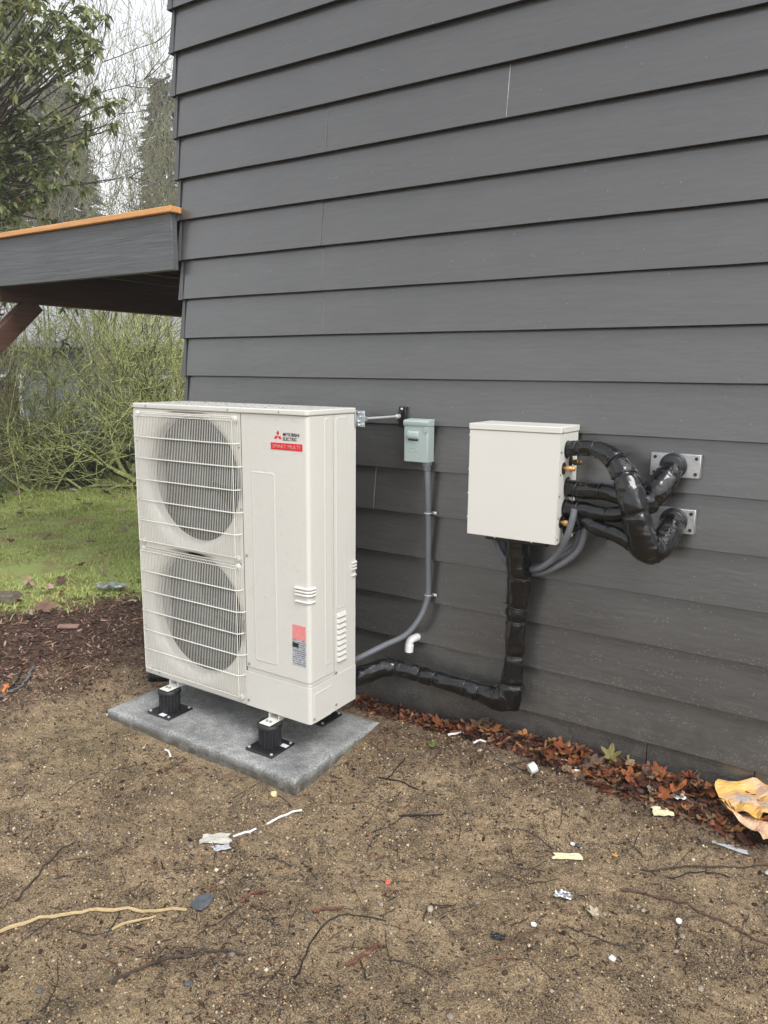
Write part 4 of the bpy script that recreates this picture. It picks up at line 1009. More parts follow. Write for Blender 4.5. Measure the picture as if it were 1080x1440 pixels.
# neighbour's house glimpsed through the branches
nb = empty('neighbour_house', (-10.6, 7.6, 0), 'blue grey neighbouring house glimpsed through the bare branches', 'house')
NBW = mat('blue_grey_paint', (.17, .20, .23), .6, var=.12, vscale=3); NBR = mat('pale_roof', (.36, .37, .38), .7, var=.15, vscale=12)
ax = Vector((.80, .60, 0)); an = Vector((.60, -.80, 0)); o_ = Vector((-13.4, 4.4, 0))
def nbp(s, t, z): return tuple(o_ + ax * s + an * t + Vector((0, 0, z)))
for k in range(13):
    z = -.1 + k * .17; b = MB()
    vs = [nbp(s, t, zz) for s in (0, 9) for t, zz in ((.02, z), (.0, z + .17), (-.03, z + .17), (-.03, z))]
    b.add(vs, [(0, 1, 5, 4), (1, 2, 6, 5), (2, 3, 7, 6), (3, 0, 4, 7), (0, 3, 2, 1), (4, 5, 6, 7)]); b.build('siding_board', NBW, nb)
b = MB(); b.add([nbp(0, -.04, -.2), nbp(9, -.04, -.2), nbp(9, -5, -.2), nbp(0, -5, -.2), nbp(0, -.04, 2.1), nbp(9, -.04, 2.1), nbp(9, -5, 2.1), nbp(0, -5, 2.1)], [(0, 1, 2, 3), (4, 5, 6, 7), (0, 1, 5, 4), (1, 2, 6, 5), (2, 3, 7, 6), (3, 0, 4, 7)]); b.build('wall', NBW, nb)
b = MB(); b.add([nbp(-.3, .4, 2.12), nbp(9.3, .4, 2.12), nbp(9.3, -2.5, 3.15), nbp(-.3, -2.5, 3.15), nbp(-.3, .4, 2.24), nbp(9.3, .4, 2.24), nbp(9.3, -2.5, 3.28), nbp(-.3, -2.5, 3.28)], [(0, 1, 2, 3), (4, 5, 6, 7), (0, 1, 5, 4), (1, 2, 6, 5), (2, 3, 7, 6), (3, 0, 4, 7)]); b.build('roof', NBR, nb)
for s in (1.6, 4.6):
    b = MB(); b.add([nbp(s + a, t, z) for t in (.021, .05) for a, z in ((0, .7), (.9, .7), (.9, 1.6), (0, 1.6))], [(0, 1, 2, 3), (4, 5, 6, 7), (0, 1, 5, 4), (1, 2, 6, 5), (2, 3, 7, 6), (3, 0, 4, 7)]); w_ = b.build('window', MT['pvc'], nb)
    b = MB(); b.add([nbp(s + a, .054, z) for a, z in ((.07, .77), (.83, .77), (.83, 1.53), (.07, 1.53))], [(0, 1, 2, 3)]); adopt(b.build('pane', MT['coil'], None), w_)
# conifers far behind
CGp = 'tall hazy conifers far behind the garden'
SPR_V = [(0, 0, 0), (-.22, .4, -.02), (.22, .4, -.02), (-.16, .75, -.10), (.16, .75, -.10), (0, 1, -.2)]; SPR_F = [(0, 2, 1), (1, 2, 4), (1, 4, 3), (3, 4, 5)]
for i, (x, y, h, lb) in enumerate(((-24.5, 12.5, 15.5, 'hazy conifer behind the evergreen leaves at far left'), (-22.5, 15.0, 11.5, 'hazy conifer low in the gap left of centre'), (-21.0, 18.5, 12.5, 'hazy conifer in the middle of the gap'),
                                    (-19.5, 20.0, 10.4, 'hazy conifer right of centre in the gap'), (-17.7, 22.6, 12.0, 'hazy conifer rising beside the siding edge'), (-27, 16, 17, 'far conifer between the nearer ones'))):
    e = empty('conifer', (x, y, 0), lb, 'tree', CGp); g = np.random.default_rng(90 + i)
    b = MB(); b.tube([(x, y, -.3), (x + .05, y, h * .5), (x, y + .05, h)], [.28, .16, .02], 8); b.build('trunk', BARK, e, smooth=True)
    n = 4200; t = g.uniform(.06, 1, n) ** .8; hh = h * t; a = g.uniform(0, 2 * PI, n); rmax = (1 - t) * h * .24 + .35; rr = rmax * g.uniform(.15, 1, n) ** .6 * (1 + .25 * np.sin(a * 3 + t * 9))
    c = np.stack([x + np.cos(a) * rr * .6, y + np.sin(a) * rr * .6, hh], 1); d = np.stack([np.cos(a), np.sin(a), g.uniform(-.35, .25, n)], 1)
    s = g.uniform(.35, .75, n) * (.6 + .7 * (1 - t)); V, F = stamp(SPR_V, SPR_F, c, frames(d, g.normal(0, .4, n)), np.stack([s, s * 1.2, s], 1)); link('crown', tri_mesh('crown', V, F), G_CONIF, e)
g = np.random.default_rng(99); n = 9000
an_ = g.uniform(R(95), R(165), n); dd = g.uniform(38, 50, n); c = np.stack([3 + np.cos(an_) * dd, -3 + np.sin(an_) * dd, (g.uniform(0, 1, n) ** .8) * (6.6 + 3.2 * vnoise(an_ * 9, dd * .05, 1, 3))], 1)
s = g.uniform(.5, 1.2, n); V, F = stamp(SPR_V, SPR_F, c, frames(g.normal(0, 1, (n, 3)), g.uniform(0, 6, n)), np.stack([s, s * 1.2, s], 1))
tag(link('far_woods', tri_mesh('far_woods', V, F), G_CONIF), 'dim wooded hillside seen between the far trees', 'woods', kind='stuff')

# ---------------------------------------------------------------- damp winter air
hz_m = bpy.data.materials.new('haze_air'); hz_m.use_nodes = True; hn = hz_m.node_tree.nodes; hn.remove(hn['Principled BSDF'])
pv = hn.new('ShaderNodeVolumePrincipled'); pv.inputs['Color'].default_value = (.95, .96, .97, 1); pv.inputs['Density'].default_value = .0035; pv.inputs['Anisotropy'].default_value = .2
hz_m.node_tree.links.new(pv.outputs[0], hn['Material Output'].inputs['Volume'])
b = MB(); b.box((-125, -125, -1.6), (126, 126, 20)); tag(b.build('haze', hz_m), 'thin damp haze over the whole garden', 'haze', kind='stuff')

# ---------------------------------------------------------------- grass
g = np.random.default_rng(5)
n = 190000; x = g.uniform(-7.4, -.6, n); y = g.uniform(-1.6, 5.0, n)
s_ = lawn_s(x, y); cover = np.where(s_ < .08, .45 + 1.3 * (vnoise(x, y, 1.1, 21) + .9 * vnoise(x, y, 4, 22) + .22), np.clip(.5 - s_ * 1.1, 0, .5) * .5)
far = np.hypot(x - 3, y + 3); inview = (x + 7.4) > 0
k = (g.random(n) < cover) & inview & (y < 5.0) & ((x < -.35) | (y < 0))
x, y = x[k], y[k]; n = len(x); z = gh(x, y)
hgt = g.uniform(.014, .044, n) * (1 + .5 * vnoise(x, y, 3, 6)); wd = g.uniform(.0018, .0034, n) * (1 + .12 * np.hypot(x - 3, y + 3) * .5)
a = g.uniform(0, 2 * PI, n); lean = np.stack([np.cos(a), np.sin(a)], 1) * (hgt * g.uniform(.5, 2.0, n))[:, None]; px_ = np.stack([-np.sin(a), np.cos(a)], 1) * wd[:, None]
B = np.stack([x, y, z - .004], 1); V = np.zeros((n, 5, 3))
V[:, 0] = B; V[:, 0, :2] -= px_; V[:, 1] = B; V[:, 1, :2] += px_
V[:, 2] = B; V[:, 2, :2] += lean * .4 - px_ * .8; V[:, 2, 2] += hgt * .65; V[:, 3] = B; V[:, 3, :2] += lean * .4 + px_ * .8; V[:, 3, 2] += hgt * .65
V[:, 4] = B; V[:, 4, :2] += lean; V[:, 4, 2] += hgt
F = np.array([(0, 1, 3), (0, 3, 2), (2, 3, 4)])[None] + (np.arange(n) * 5)[:, None, None]
GR = leaf_mat('grass_blade', [(0, (.24, .33, .09)), (.45, (.48, .57, .18)), (.8, (.64, .68, .26)), (.93, (.58, .50, .25)), (1, (.50, .40, .24))], .5)
tag(link('grass', tri_mesh('grass', V.reshape(-1, 3), F.reshape(-1, 3)), GR), 'short patchy green grass of the lawn', 'grass', kind='stuff')

# ---------------------------------------------------------------- loose soil, gravel and plant crumbs
def visible(x, y, z=.02, m=300):
    d = np.stack([x - 2.99706, y + 2.98361, np.full_like(x, z) - 1.68539], -1)
    zz = d @ np.array(f_); u = 540 + 1065.39 * (d @ np.array(r_)) / zz; v = 720 - 1065.39 * (d @ np.array(u_)) / zz
    return (zz > .2) & (u > -m) & (u < 1080 + m) & (v > -m) & (v < 1440 + m)
def scatter(n, x0, x1, y0, y1, g, keep=None):
    x = g.uniform(x0, x1, n); y = g.uniform(y0, y1, n)
    k = ~((x > -.05) & (x < 1.18) & (y > -.84) & (y < -.15)) & ((y < -.01) | (x < -.32))
    if keep is not None: k &= keep(x, y)
    return x[k], y[k]
OCT_V = [(1, 0, .0), (0, 1, .1), (-1, .1, 0), (.1, -1, 0), (0, .1, .8), (.1, 0, -.8)]; OCT_F = [(0, 1, 4), (1, 2, 4), (2, 3, 4), (3, 0, 4), (1, 0, 5), (2, 1, 5), (3, 2, 5), (0, 3, 5)]
def ico():
    t = (1 + 5 ** .5) / 2; v = [(-1, t, 0), (1, t, 0), (-1, -t, 0), (1, -t, 0), (0, -1, t), (0, 1, t), (0, -1, -t), (0, 1, -t), (t, 0, -1), (t, 0, 1), (-t, 0, -1), (-t, 0, 1)]
    f = [(0, 11, 5), (0, 5, 1), (0, 1, 7), (0, 7, 10), (0, 10, 11), (1, 5, 9), (5, 11, 4), (11, 10, 2), (10, 7, 6), (7, 1, 8), (3, 9, 4), (3, 4, 2), (3, 2, 6), (3, 6, 8), (3, 8, 9), (4, 9, 5), (2, 4, 11), (6, 2, 10), (8, 6, 7), (9, 8, 1)]
    return [tuple(c / 1.902 for c in p) for p in v], f
IV, IF = ico()
g = np.random.default_rng(15)
bare = lambda x, y: (lawn_s(x, y) > .55)
x, y = scatter(52000, -.9, 3.15, -2.3, 0, g, lambda x, y: bare(x, y) & visible(x, y) & (g.random(len(x)) < .35 + .9 * np.clip(vnoise(x, y, 5, 31) + .3, 0, 1)))
n = len(x); s = .0016 + np.abs(g.normal(0, 1, n)) * .0022 + .004 * (g.random(n) < .03); V, F = stamp(OCT_V, OCT_F, np.stack([x, y, gh(x, y) + s * .25], 1), rots(n, PI, g), np.stack([s, s * g.uniform(.6, 1, n), s * g.uniform(.5, .9, n)], 1))
CR = mat_random('soil_crumb', [(0, (.025, .016, .011)), (.30, (.09, .058, .036)), (.45, (.26, .178, .10)), (.8, (.40, .285, .165)), (.93, (.52, .42, .27)), (1, (.66, .57, .42))], .85, 'island', spec=.25)
tag(link('soil_crumbs', tri_mesh('soil_crumbs', V, F, True), CR), 'loose sandy crumbs of bare soil', 'soil', kind='stuff')
x, y = scatter(9000, -.6, 3.15, -2.3, 0, g, lambda x, y: bare(x, y) & visible(x, y) & (g.random(len(x)) < .25 + 1.2 * np.clip(vnoise(x, y, 3, 33) + .2, 0, 1)))
n = len(x); s = .0018 + np.abs(g.normal(0, 1, n)) * .0016; V, F = stamp(IV, IF, np.stack([x, y, gh(x, y) + s * .2], 1), rots(n, PI, g), np.stack([s * 1.2, s, s * g.uniform(.5, .8, n)], 1))
GV = mat_random('gravel_stone', [(0, (.08, .08, .085)), (.3, (.20, .18, .15)), (.6, (.32, .27, .20)), (.85, (.42, .37, .29)), (1, (.30, .13, .07))], .6, 'island', spec=.4)
tag(link('gravel', tri_mesh('gravel', V, F, True), GV), 'fine gravel grains in the bare soil', 'gravel', kind='stuff')
x, y = scatter(3600, -.6, 3.15, -2.3, 0, g, lambda x, y: bare(x, y) & visible(x, y) & (g.random(len(x)) < .04 + 1.6 * np.clip(vnoise(x, y, 4, 71) - .02, 0, 1)))
n = len(x); s = .004 + np.abs(g.normal(0, 1, n)) * .0034; V, F = stamp(IV, IF, np.stack([x, y, gh(x, y) + s * .12], 1), rots(n, PI, g), np.stack([s * 1.2, s, s * g.uniform(.5, .8, n)], 1)); V = V + (vnoise(V[:, 0] * 90, V[:, 1] * 90, 1, 5) * .004)[:, None]
tag(link('soil_clods', tri_mesh('soil_clods', V, F, True), mat_random('soil_clod', [(0, (.030, .020, .014)), (.5, (.085, .056, .036)), (1, (.22, .155, .092))], .85, 'island', bmp=.8, bscale=300, spec=.2)), 'dark damp clods in the bare soil', 'soil', kind='stuff')
# bark chips and rotting leaf scraps
CH_V = [(-1, -.3, 0), (.2, -.42, .10), (1, -.15, .03), (.8, .3, .0), (-.1, .42, .12), (-.9, .25, .02), (0, 0, .22)]; CH_F = [(0, 1, 6), (1, 2, 6), (2, 3, 6), (3, 4, 6), (4, 5, 6), (5, 0, 6)]
x, y = scatter(52000, -2.6, 1.0, -1.8, 1.6, g, lambda x, y: True & (lawn_s(x, y) > -.35) & (lawn_s(x, y) < 1.9))
n0 = len(x); ls2 = lawn_s(x, y); k = g.random(n0) < np.where(ls2 < .0, .10, np.where(ls2 < 1.0, .55, .55 * S(1.9, 1.0, ls2))); x, y = x[k], y[k]
n = len(x); s = g.uniform(.005, .019, n); V, F = stamp(CH_V, CH_F, np.stack([x, y, gh(x, y) + g.uniform(0, .012, n)], 1), rots(n, .5, g), np.stack([s * g.uniform(.8, 1.8, n), s * g.uniform(.5, 1.1, n), s], 1))
MC = mat_random('bark_chip', [(0, (.022, .013, .010)), (.40, (.075, .040, .028)), (.70, (.16, .085, .06)), (.88, (.26, .14, .10)), (1, (.40, .28, .19))], .6, 'island', spec=.4)
tag(link('bark_mulch', tri_mesh('bark_mulch', V, F), MC), 'dark rotting bark chips and leaf scraps beside the pad', 'mulch', kind='stuff')
x, y = scatter(24000, -.4, 3.1, -2.3, 0, g, lambda x, y: bare(x, y) & visible(x, y) & (g.random(len(x)) < .10 + 1.5 * np.clip(vnoise(x, y, 2.6, 41) + .08, 0, 1) + .7 * (y > -.30)))
n = len(x); L = g.uniform(.005, .024, n) * (1 + 1.2 * (g.random(n) < .08)); wv = g.uniform(.0007, .0020, n)
NE_V = [(-1, -1, 0), (-1, 1, 0), (0, -1, .8), (0, 1, .8), (1, -.6, .1), (1, .6, .1), (-1, 0, -1), (0, 0, -.6), (1, 0, -1)]; NE_F = [(0, 2, 3), (0, 3, 1), (2, 4, 5), (2, 5, 3), (0, 6, 7), (0, 7, 2), (2, 7, 8), (2, 8, 4), (1, 3, 7), (1, 7, 6), (3, 5, 8), (3, 8, 7)]
V, F = stamp(NE_V, NE_F, np.stack([x, y, gh(x, y) + .0025], 1), rots(n, .28, g), np.stack([L * .5, wv, wv * 1.2], 1))
NL = mat_random('plant_scrap', [(0, (.018, .012, .009)), (.5, (.05, .033, .024)), (.72, (.09, .055, .038)), (.82, (.20, .07, .035)), (.9, (.26, .19, .10)), (1, (.38, .32, .22))], .7, 'island', spec=.3)
tag(link('plant_scraps', tri_mesh('plant_scraps', V, F), NL), 'tiny rootlets, needles and bark shreds on the soil', 'litter', kind='stuff')

# ---------------------------------------------------------------- single pebbles
PG = 'pebbles lying on the bare soil'
PBM = mat_random('pebble_stone', [(0, (.08, .082, .085)), (.3, (.17, .15, .125)), (.6, (.27, .225, .17)), (.85, (.38, .33, .26)), (1, (.24, .11, .065))], .55, 'object', bmp=.2, bscale=200)
pm = []
for k in range(6):
    gg = np.random.default_rng(200 + k); bm = bmesh.new(); bmesh.ops.create_icosphere(bm, subdivisions=2, radius=1)
    cut = [Vector((gg.normal(), gg.normal(), gg.normal())).normalized() for _ in range(7)]
    for v in bm.verts:
        for c_ in cut: v.co -= c_ * max(0, v.co.dot(c_) - .72)
    for v in bm.verts: v.co *= 1 + .25 * float(vnoise(v.co.x * 1.3 + k, v.co.y + v.co.z, 1.2, k)); v.co.z *= .62
    me = bpy.data.meshes.new('pebble'); bm.to_mesh(me); bm.free(); me.polygons.foreach_set('use_smooth', [True] * len(me.polygons)); me.materials.append(PBM); pm.append(me)
cnt = 0; g = np.random.default_rng(16)
while cnt < 150:
    x, y = g.uniform(.1, 3.0), g.uniform(-2.2, -.1)
    if not visible(np.array(x), np.array(y), m=-5) or (-.06 < x < 1.19 and -.86 < y < -.1) or g.random() > .25 + 1.2 * max(0, float(vnoise(x, y, 3, 33)) + .3): continue
    s = float(min(.013, .0042 + abs(g.normal(0, 1)) * .0032)); o = bpy.data.objects.new('pebble', pm[cnt % 6]); col.objects.link(o); o.location = on(x, y, s * .25); o.scale = (s * 1.15, s, s); o.rotation_euler = (g.normal(0, .2), g.normal(0, .2), g.uniform(0, 6))
    tag(o, 'small pale or grey pebble half sunk in the bare soil', 'pebble', PG); cnt += 1

# ---------------------------------------------------------------- twigs, stems and wires on the ground
TW = mat('twig_bark', (.045, .030, .023), .7, var=.45, vscale=40); TWD = mat('wet_black_twig', (.014, .011, .010), .5, var=.3); STRAW = wood_material('straw_stem', (.33, .235, .115), (.50, .385, .21), .5, 0, .2)
RTW = mat('reddish_twig', (.10, .052, .036), .7, var=.4, vscale=30); RED = mat('red_bark', (.13, .052, .032), .7, var=.45, vscale=35, bmp=.4); WHITEW = mat('white_insulation', (.74, .74, .72), .45, var=.06)
def stick(name, pts, r, m, label, cat, group=None, taper=.6, sides=7, k=6, jag=.0):
    P = []
    pts3 = [on(x, y, r * .7) for x, y in pts]
    path = smooth_path(pts3, k); n = len(path); out = []
    for i, p in enumerate(path):
        t = i / max(1, n - 1); q = Vector(p); q.z = float(gh(q.x, q.y)) + r * .75 + .004 * math.sin(PI * t)
        if jag: q += Vector((rnd.gauss(0, jag), rnd.gauss(0, jag), abs(rnd.gauss(0, jag * .4))))
        out.append(q)
    if cat in ('twig', 'bark'): r = r * .62
    b = MB(); b.tube(out, [r * (1 - (1 - taper) * i / n) * (1 + .15 * rnd.uniform(-1, 1)) for i in range(n)], sides)
    o = b.build(name, m, smooth=True); return tag(o, label, cat, group)
stick('plant_stem', [(.80, -2.02), (.927, -1.913), (1.012, -1.792), (1.162, -1.657), (1.331, -1.54)], .0068, STRAW, 'long straw coloured plant stem at the lower left of the bare soil', 'stem', taper=.7, jag=.0012, k=9)
stick('plant_stem', [(1.198, -1.717), (1.235, -1.66), (1.268, -1.607)], .005, STRAW, 'short straw stem crossing beside the long straw stem', 'stem')
stick('twig', [(2.439, -.65), (2.589, -.642), (2.743, -.637), (2.90, -.668)], .006, RTW, 'long curved red brown twig at the right edge of the soil', 'twig', jag=.002)
stick('twig', [(2.477, -.551), (2.634, -.45), (2.834, -.312)], .005, TW, 'dark thin branch lying towards the crumpled orange sheet', 'twig', jag=.003)
stick('twig', [(2.566, -.543), (2.672, -.45), (2.74, -.42)], .004, TWD, 'dark root beside the thin branch on the right', 'twig', jag=.004)
stick('twig', [(1.385, -1.866), (1.425, -1.74), (1.494, -1.628), (1.60, -1.565)], .0075, TW, 'forked grey brown branch at the bottom left of the soil', 'twig', jag=.003)
stick('twig', [(1.776, -1.545), (1.727, -1.377), (1.742, -1.279), (1.86, -1.215)], .0045, TWD, 'long bent black twig right of the straw stem', 'twig', jag=.003)
stick('twig', [(.833, -1.805), (.79, -1.70), (.724, -1.579), (.722, -1.513)], .006, TW, 'brown bent twig at the left edge above the straw stem', 'twig', jag=.003)
stick('twig', [(1.047, -.715 - .12), (1.12, -.80 - .04), (1.208, -.873)], .006, mat('grey_twig', (.16, .11, .085), .7, var=.3), 'pinkish brown twig leaning at the front corner of the pad', 'twig')
stick('wire_offcut', [(1.152, -1.152), (1.166, -1.10), (1.178, -1.056)], .0042, WHITEW, 'left piece of white wire offcut in front of the pad', 'wire', taper=1)
stick('wire_offcut', [(1.178, -.996), (1.21, -.93), (1.241, -.862)], .0042, WHITEW, 'right piece of white wire offcut in front of the pad', 'wire', taper=1)
stick('wire_offcut', [(.43, -.845), (.46, -.85), (.495, -.87)], .0042, WHITEW, 'short white wire offcut beside the long front edge of the pad', 'wire', taper=1)
stick('cable_tie_scrap', [(1.387, -.529), (1.48, -.524), (1.585, -.537)], .0032, TWD, 'thin black strip lying flat to the right of the pad', 'strip', taper=.8)
stick('cable_tie_scrap', [(1.423, -.532), (1.425, -.45), (1.418, -.374)], .003, TWD, 'thin black strip crossing the other strip right of the pad', 'strip', taper=.8)
stick('twig', [(1.603, -.709), (1.68, -.67), (1.752, -.631)], .0055, TWD, 'straight black stick in the middle of the soil', 'twig')
stick('cable', [(-.62, -1.06), (-.662, -.98), (-.683, -.873), (-.757, -.76), (-.881, -.651)], .007, MT['conduit'], 'grey cable end curving over the bark mulch on the left', 'cable', taper=1)
stick('cable', [(-.72, -.899), (-.772, -.818), (-.897, -.708)], .006, MT['rubber'], 'second darker cable end beside the grey one on the mulch', 'cable', taper=1)
for pts, lb in (([(1.66, -1.32), (1.683, -1.289), (1.72, -1.235)], 'red brown bark strip in the centre foreground'), ([(1.87, -1.43), (1.896, -1.355), (1.90, -1.30)], 'long red bark strip right of the centre foreground'), ([(1.44, -1.41), (1.449, -1.376), (1.46, -1.30)], 'red bark strip just right of the slate chip')):
    stick('bark_strip', pts, .010, RED, lb, 'bark', jag=.003)
TG = 'dark twigs scattered over the bare soil'; g = np.random.default_rng(17); cnt = 0
while cnt < 130:
    x, y = g.uniform(.2, 3.0), g.uniform(-2.1, -.12)
    if not visible(np.array(x), np.array(y), m=-5) or (-.1 < x < 1.24 and -.9 < y < -.1): continue
    L = g.uniform(.03, .20); a = g.uniform(0, PI); k = g.normal(0, .35)
    stick('small_twig', [(x, y), (x + L * .5 * math.cos(a), y + L * .5 * math.sin(a)), (x + L * .5 * (math.cos(a) + math.cos(a + k)), y + L * .5 * (math.sin(a) + math.sin(a + k)))], float(g.uniform(.0014, .0036)), (TW, TWD, TWD, RED)[cnt % 4], 'small dark twig lying on the bare soil', 'twig', TG, k=4, sides=5, jag=.0015); cnt += 1

# ---------------------------------------------------------------- fallen leaves
def maple(seed, curl, blunt=0):
    g = random.Random(seed); pts = [(-90, .10), (-70, .34), (-42, .52), (-25, .72), (-12, .50), (5, .46), (20, .80), (33, 1.0), (44, .74), (58, .48), (70, .62), (80, .86), (90, 1.12), (100, .86), (110, .62), (122, .48), (136, .74), (147, 1.0), (160, .80), (175, .46), (192, .50), (205, .72), (222, .52), (250, .34)]
    v = [(0, 0, 0)]; f = []; n = len(pts)
    for frac in (.5, 1):
        for a, r in pts:
            r = r * (1 - blunt) + (.62 - .12 * math.sin(R(a))) * blunt if r > .2 else r
            r2 = r * frac * g.uniform(.72, 1.12) if frac == 1 else max(.08, r) * .5; x, y = r2 * math.cos(R(a)), r2 * math.sin(R(a)); v.append((x, y, 0))
    f = [(0, 1 + i, 1 + (i + 1) % n) for i in range(n)] + [(1 + i, 1 + n + i, 1 + n + (i + 1) % n, 1 + (i + 1) % n) for i in range(n)]
    ph = g.uniform(0, 6); ax = g.uniform(0, PI); out = []
    for x, y, z in v:
        u = x * math.cos(ax) + y * math.sin(ax); r2 = x * x + y * y
        z = curl * (.55 * u * u + .25 * r2) + .16 * curl * math.sin(5 * math.atan2(y, x) + ph) * math.sqrt(r2) + .05 * g.uniform(-1, 1)
        out.append((x * (1 - .25 * curl * abs(u)), y * (1 - .25 * curl * abs(u)), z))
    b = MB(); b.add(out, f); b.tube([(0, -.08, 0), (.05, -.5, .05), (.02, -.95, .12)], [.022, .016, .014], 4); return b.mesh('maple_leaf')
RUST = [(0, (.04, .02, .014)), (.22, (.13, .042, .022)), (.38, (.32, .09, .035)), (.6, (.56, .19, .06)), (.78, (.64, .32, .13)), (.9, (.50, .34, .20)), (1, (.16, .10, .07))]
LFM = mat_random('rust_leaf', RUST, .30, 'object', bmp=.8, bscale=45, spec=.5, var=.45); LFB = mat_random('brown_leaf', [(0, (.05, .03, .022)), (.3, (.16, .085, .06)), (.6, (.34, .22, .17)), (.85, (.48, .36, .30)), (1, (.60, .34, .13))], .5, 'object', bmp=.4, bscale=45, var=.4)
def leafset(m, c0, c1, k, s0):
    out = []
    for i in range(k):
        me = maple(s0 + i, c0 + (c1 - c0) * i / (k - 1), (.3, .65, .9)[i % 3]); me.materials.append(m); me.polygons.foreach_set('use_smooth', [True] * len(me.polygons)); out.append(me)
    return out
dry, flat = leafset(LFM, .25, 1.2, 9, 300), leafset(LFB, .15, .9, 6, 340)
g = np.random.default_rng(18)
WL = 'rust brown leaves drifted along the foot of the wall'
for i in range(140):
    while True:
        x = g.uniform(.95, 2.86); lump = .12 + 1.5 * max(0, float(vnoise(x, 0, 4.2, 51)) + .15) + (.55 if x > 1.95 else 0)
        if g.random() < lump: break
    depth_ = (.07 + .13 * S(1.5, 2.3, x)) ; t = g.random() ** 1.3; y = -.035 - depth_ * t
    hgt = max(0, .04 * (1 - t) * g.random() * (1 if x > 1.6 else .6)); s = float(g.uniform(.030, .082) * (.75 if x < 1.6 else 1))
    o = bpy.data.objects.new('maple_leaf', dry[i % 9]); col.objects.link(o); o.location = on(x, y, .008 + hgt); o.scale = (s * g.uniform(.55, 1.25), s, s * g.uniform(.7, 1.5)); o.rotation_euler = (g.normal(.05, .28), g.normal(0, .28), g.uniform(0, 6.28))
    tag(o, 'rust brown curled leaf in the drift along the foot of the wall', 'leaf', WL)
x = rng.uniform(.95, 2.86, 2600); t = rng.random(2600) ** 1.3; y = -.02 - (.08 + .14 * S(1.5, 2.3, x)) * t
s = rng.uniform(.006, .022, len(x)); V, F = stamp(CH_V, CH_F, np.stack([x, y, gh(x, y) + rng.uniform(0, .03, len(x)) * (1 - t)], 1), rots(len(x), .7), np.stack([s * 1.3, s, s], 1))
tag(link('leaf_scraps', tri_mesh('leaf_scraps', V, F), mat_random('leaf_scrap', [(0, (.02, .012, .009)), (.4, (.07, .03, .018)), (.8, (.17, .055, .026)), (1, (.26, .13, .06))], .5, 'island')), 'broken brown leaf scraps under the leaf drift', 'litter', kind='stuff')
LG = 'brown leaves fallen on the lawn'
for i in range(98):
    while True:
        x, y = g.uniform(-6.6, -.7), g.uniform(-1.0, 4.2)
        if lawn_s(x, y) < .45 and visible(np.array(x), np.array(y), m=10) and not (x > -.4 and y > 0): break
    s = float(g.uniform(.045, .095)); o = bpy.data.objects.new('maple_leaf', flat[i % 6]); col.objects.link(o); o.location = on(x, y, .036); o.scale = (s * g.uniform(.6, 1.2), s, s * 1.3); o.rotation_euler = (g.normal(0, .3), g.normal(0, .3), g.uniform(0, 6.28))
    tag(o, 'brown fallen leaf lying on the lawn', 'leaf', LG)
def one_leaf(x, y, s, c, label, mesh=3, dz=.012, rot=(0, 0, 0)):
    me = maple(400 + mesh, .5); m = mat('leaf_tint', c, .45, var=.35, vscale=25, bmp=.4); me.materials.append(m); o = link('maple_leaf', me, None, smooth=False); o.location = on(x, y, dz); o.scale = (s, s, s); o.rotation_euler = rot
    return tag(o, label, 'leaf')
one_leaf(2.212, -.05, .055, (.17, .15, .045), 'olive green leaf standing in the brown drift by the wall', 2, .04, (.9, .1, .2))
one_leaf(1.481, -.249, .035, (.11, .15, .03), 'small green leaf on the soil near the left end of the drift', 2)
one_leaf(2.407, -.846, .032, (.42, .36, .26), 'pale tan crumpled leaf in the right foreground', 4, .015, (.4, .2, 1))
one_leaf(2.379, -.528, .018, (.55, .33, .06), 'tiny yellow orange leaf beside the cream paint chip', 5)
one_leaf(-1.595, -.126, .10, (.19, .10, .07), 'large curled tan leaf on the near edge of the lawn', 3, .04, (.3, .2, .6))

# ---------------------------------------------------------------- debris
def scrap(name, x, y, w, h, m, label, cat, rot=0, crumple=.3, seed=0, dz=.004, nx_=9, ragged=.25, lift=0):
    """an irregular thin sheet with folds, a millimetre thick"""
    g = random.Random(seed); vs = []; fs = []; ny_ = nx_
    for j in range(ny_):
        for i in range(nx_):
            a, b_ = i / (nx_ - 1) - .5, j / (ny_ - 1) - .5
            k = 1 + ragged * 2 * float(vnoise(math.atan2(b_, a) * 1.3 + seed, seed, 1, 2))
            X_, Y_ = a * w * k, b_ * h * k
            z = crumple * min(w, h) * (abs(((a * 2.3 + b_ * 1.1 + seed * .37) % 1) - .5) + .6 * abs(((b_ * 2.1 - a * 1.4 + seed * .61) % 1) - .5) + .5 * (float(vnoise(a * 3, b_ * 3, 1.5, seed)) + .5)) * .7
            vs.append((X_, Y_, z + lift * (a + .5)))
    fs = [(j * nx_ + i, j * nx_ + i + 1, (j + 1) * nx_ + i + 1, (j + 1) * nx_ + i) for j in range(ny_ - 1) for i in range(nx_ - 1)]
    b = MB(); b.add(vs, fs); o = b.build(name, m); so = o.modifiers.new('thickness', 'SOLIDIFY'); so.thickness = .0012
    o.location = on(x, y, dz); o.rotation_euler = (0, 0, rot)
    return tag(o, label, cat) if label else o
WH = mat('white_plastic', (.62, .62, .59), .35, var=.06); CREAM = mat('cream_paint', (.70, .66, .42), .6, var=.12, vscale=40, bmp=.3); GREYP = mat('grey_plastic_film', (.42, .44, .46), .3, var=.2, vscale=25)
SLATE = mat('slate_chip', (.075, .085, .095), .5, var=.3, vscale=60, bmp=.3); PAP = mat('wet_paper', (.46, .44, .38), .7, var=.15, vscale=25)
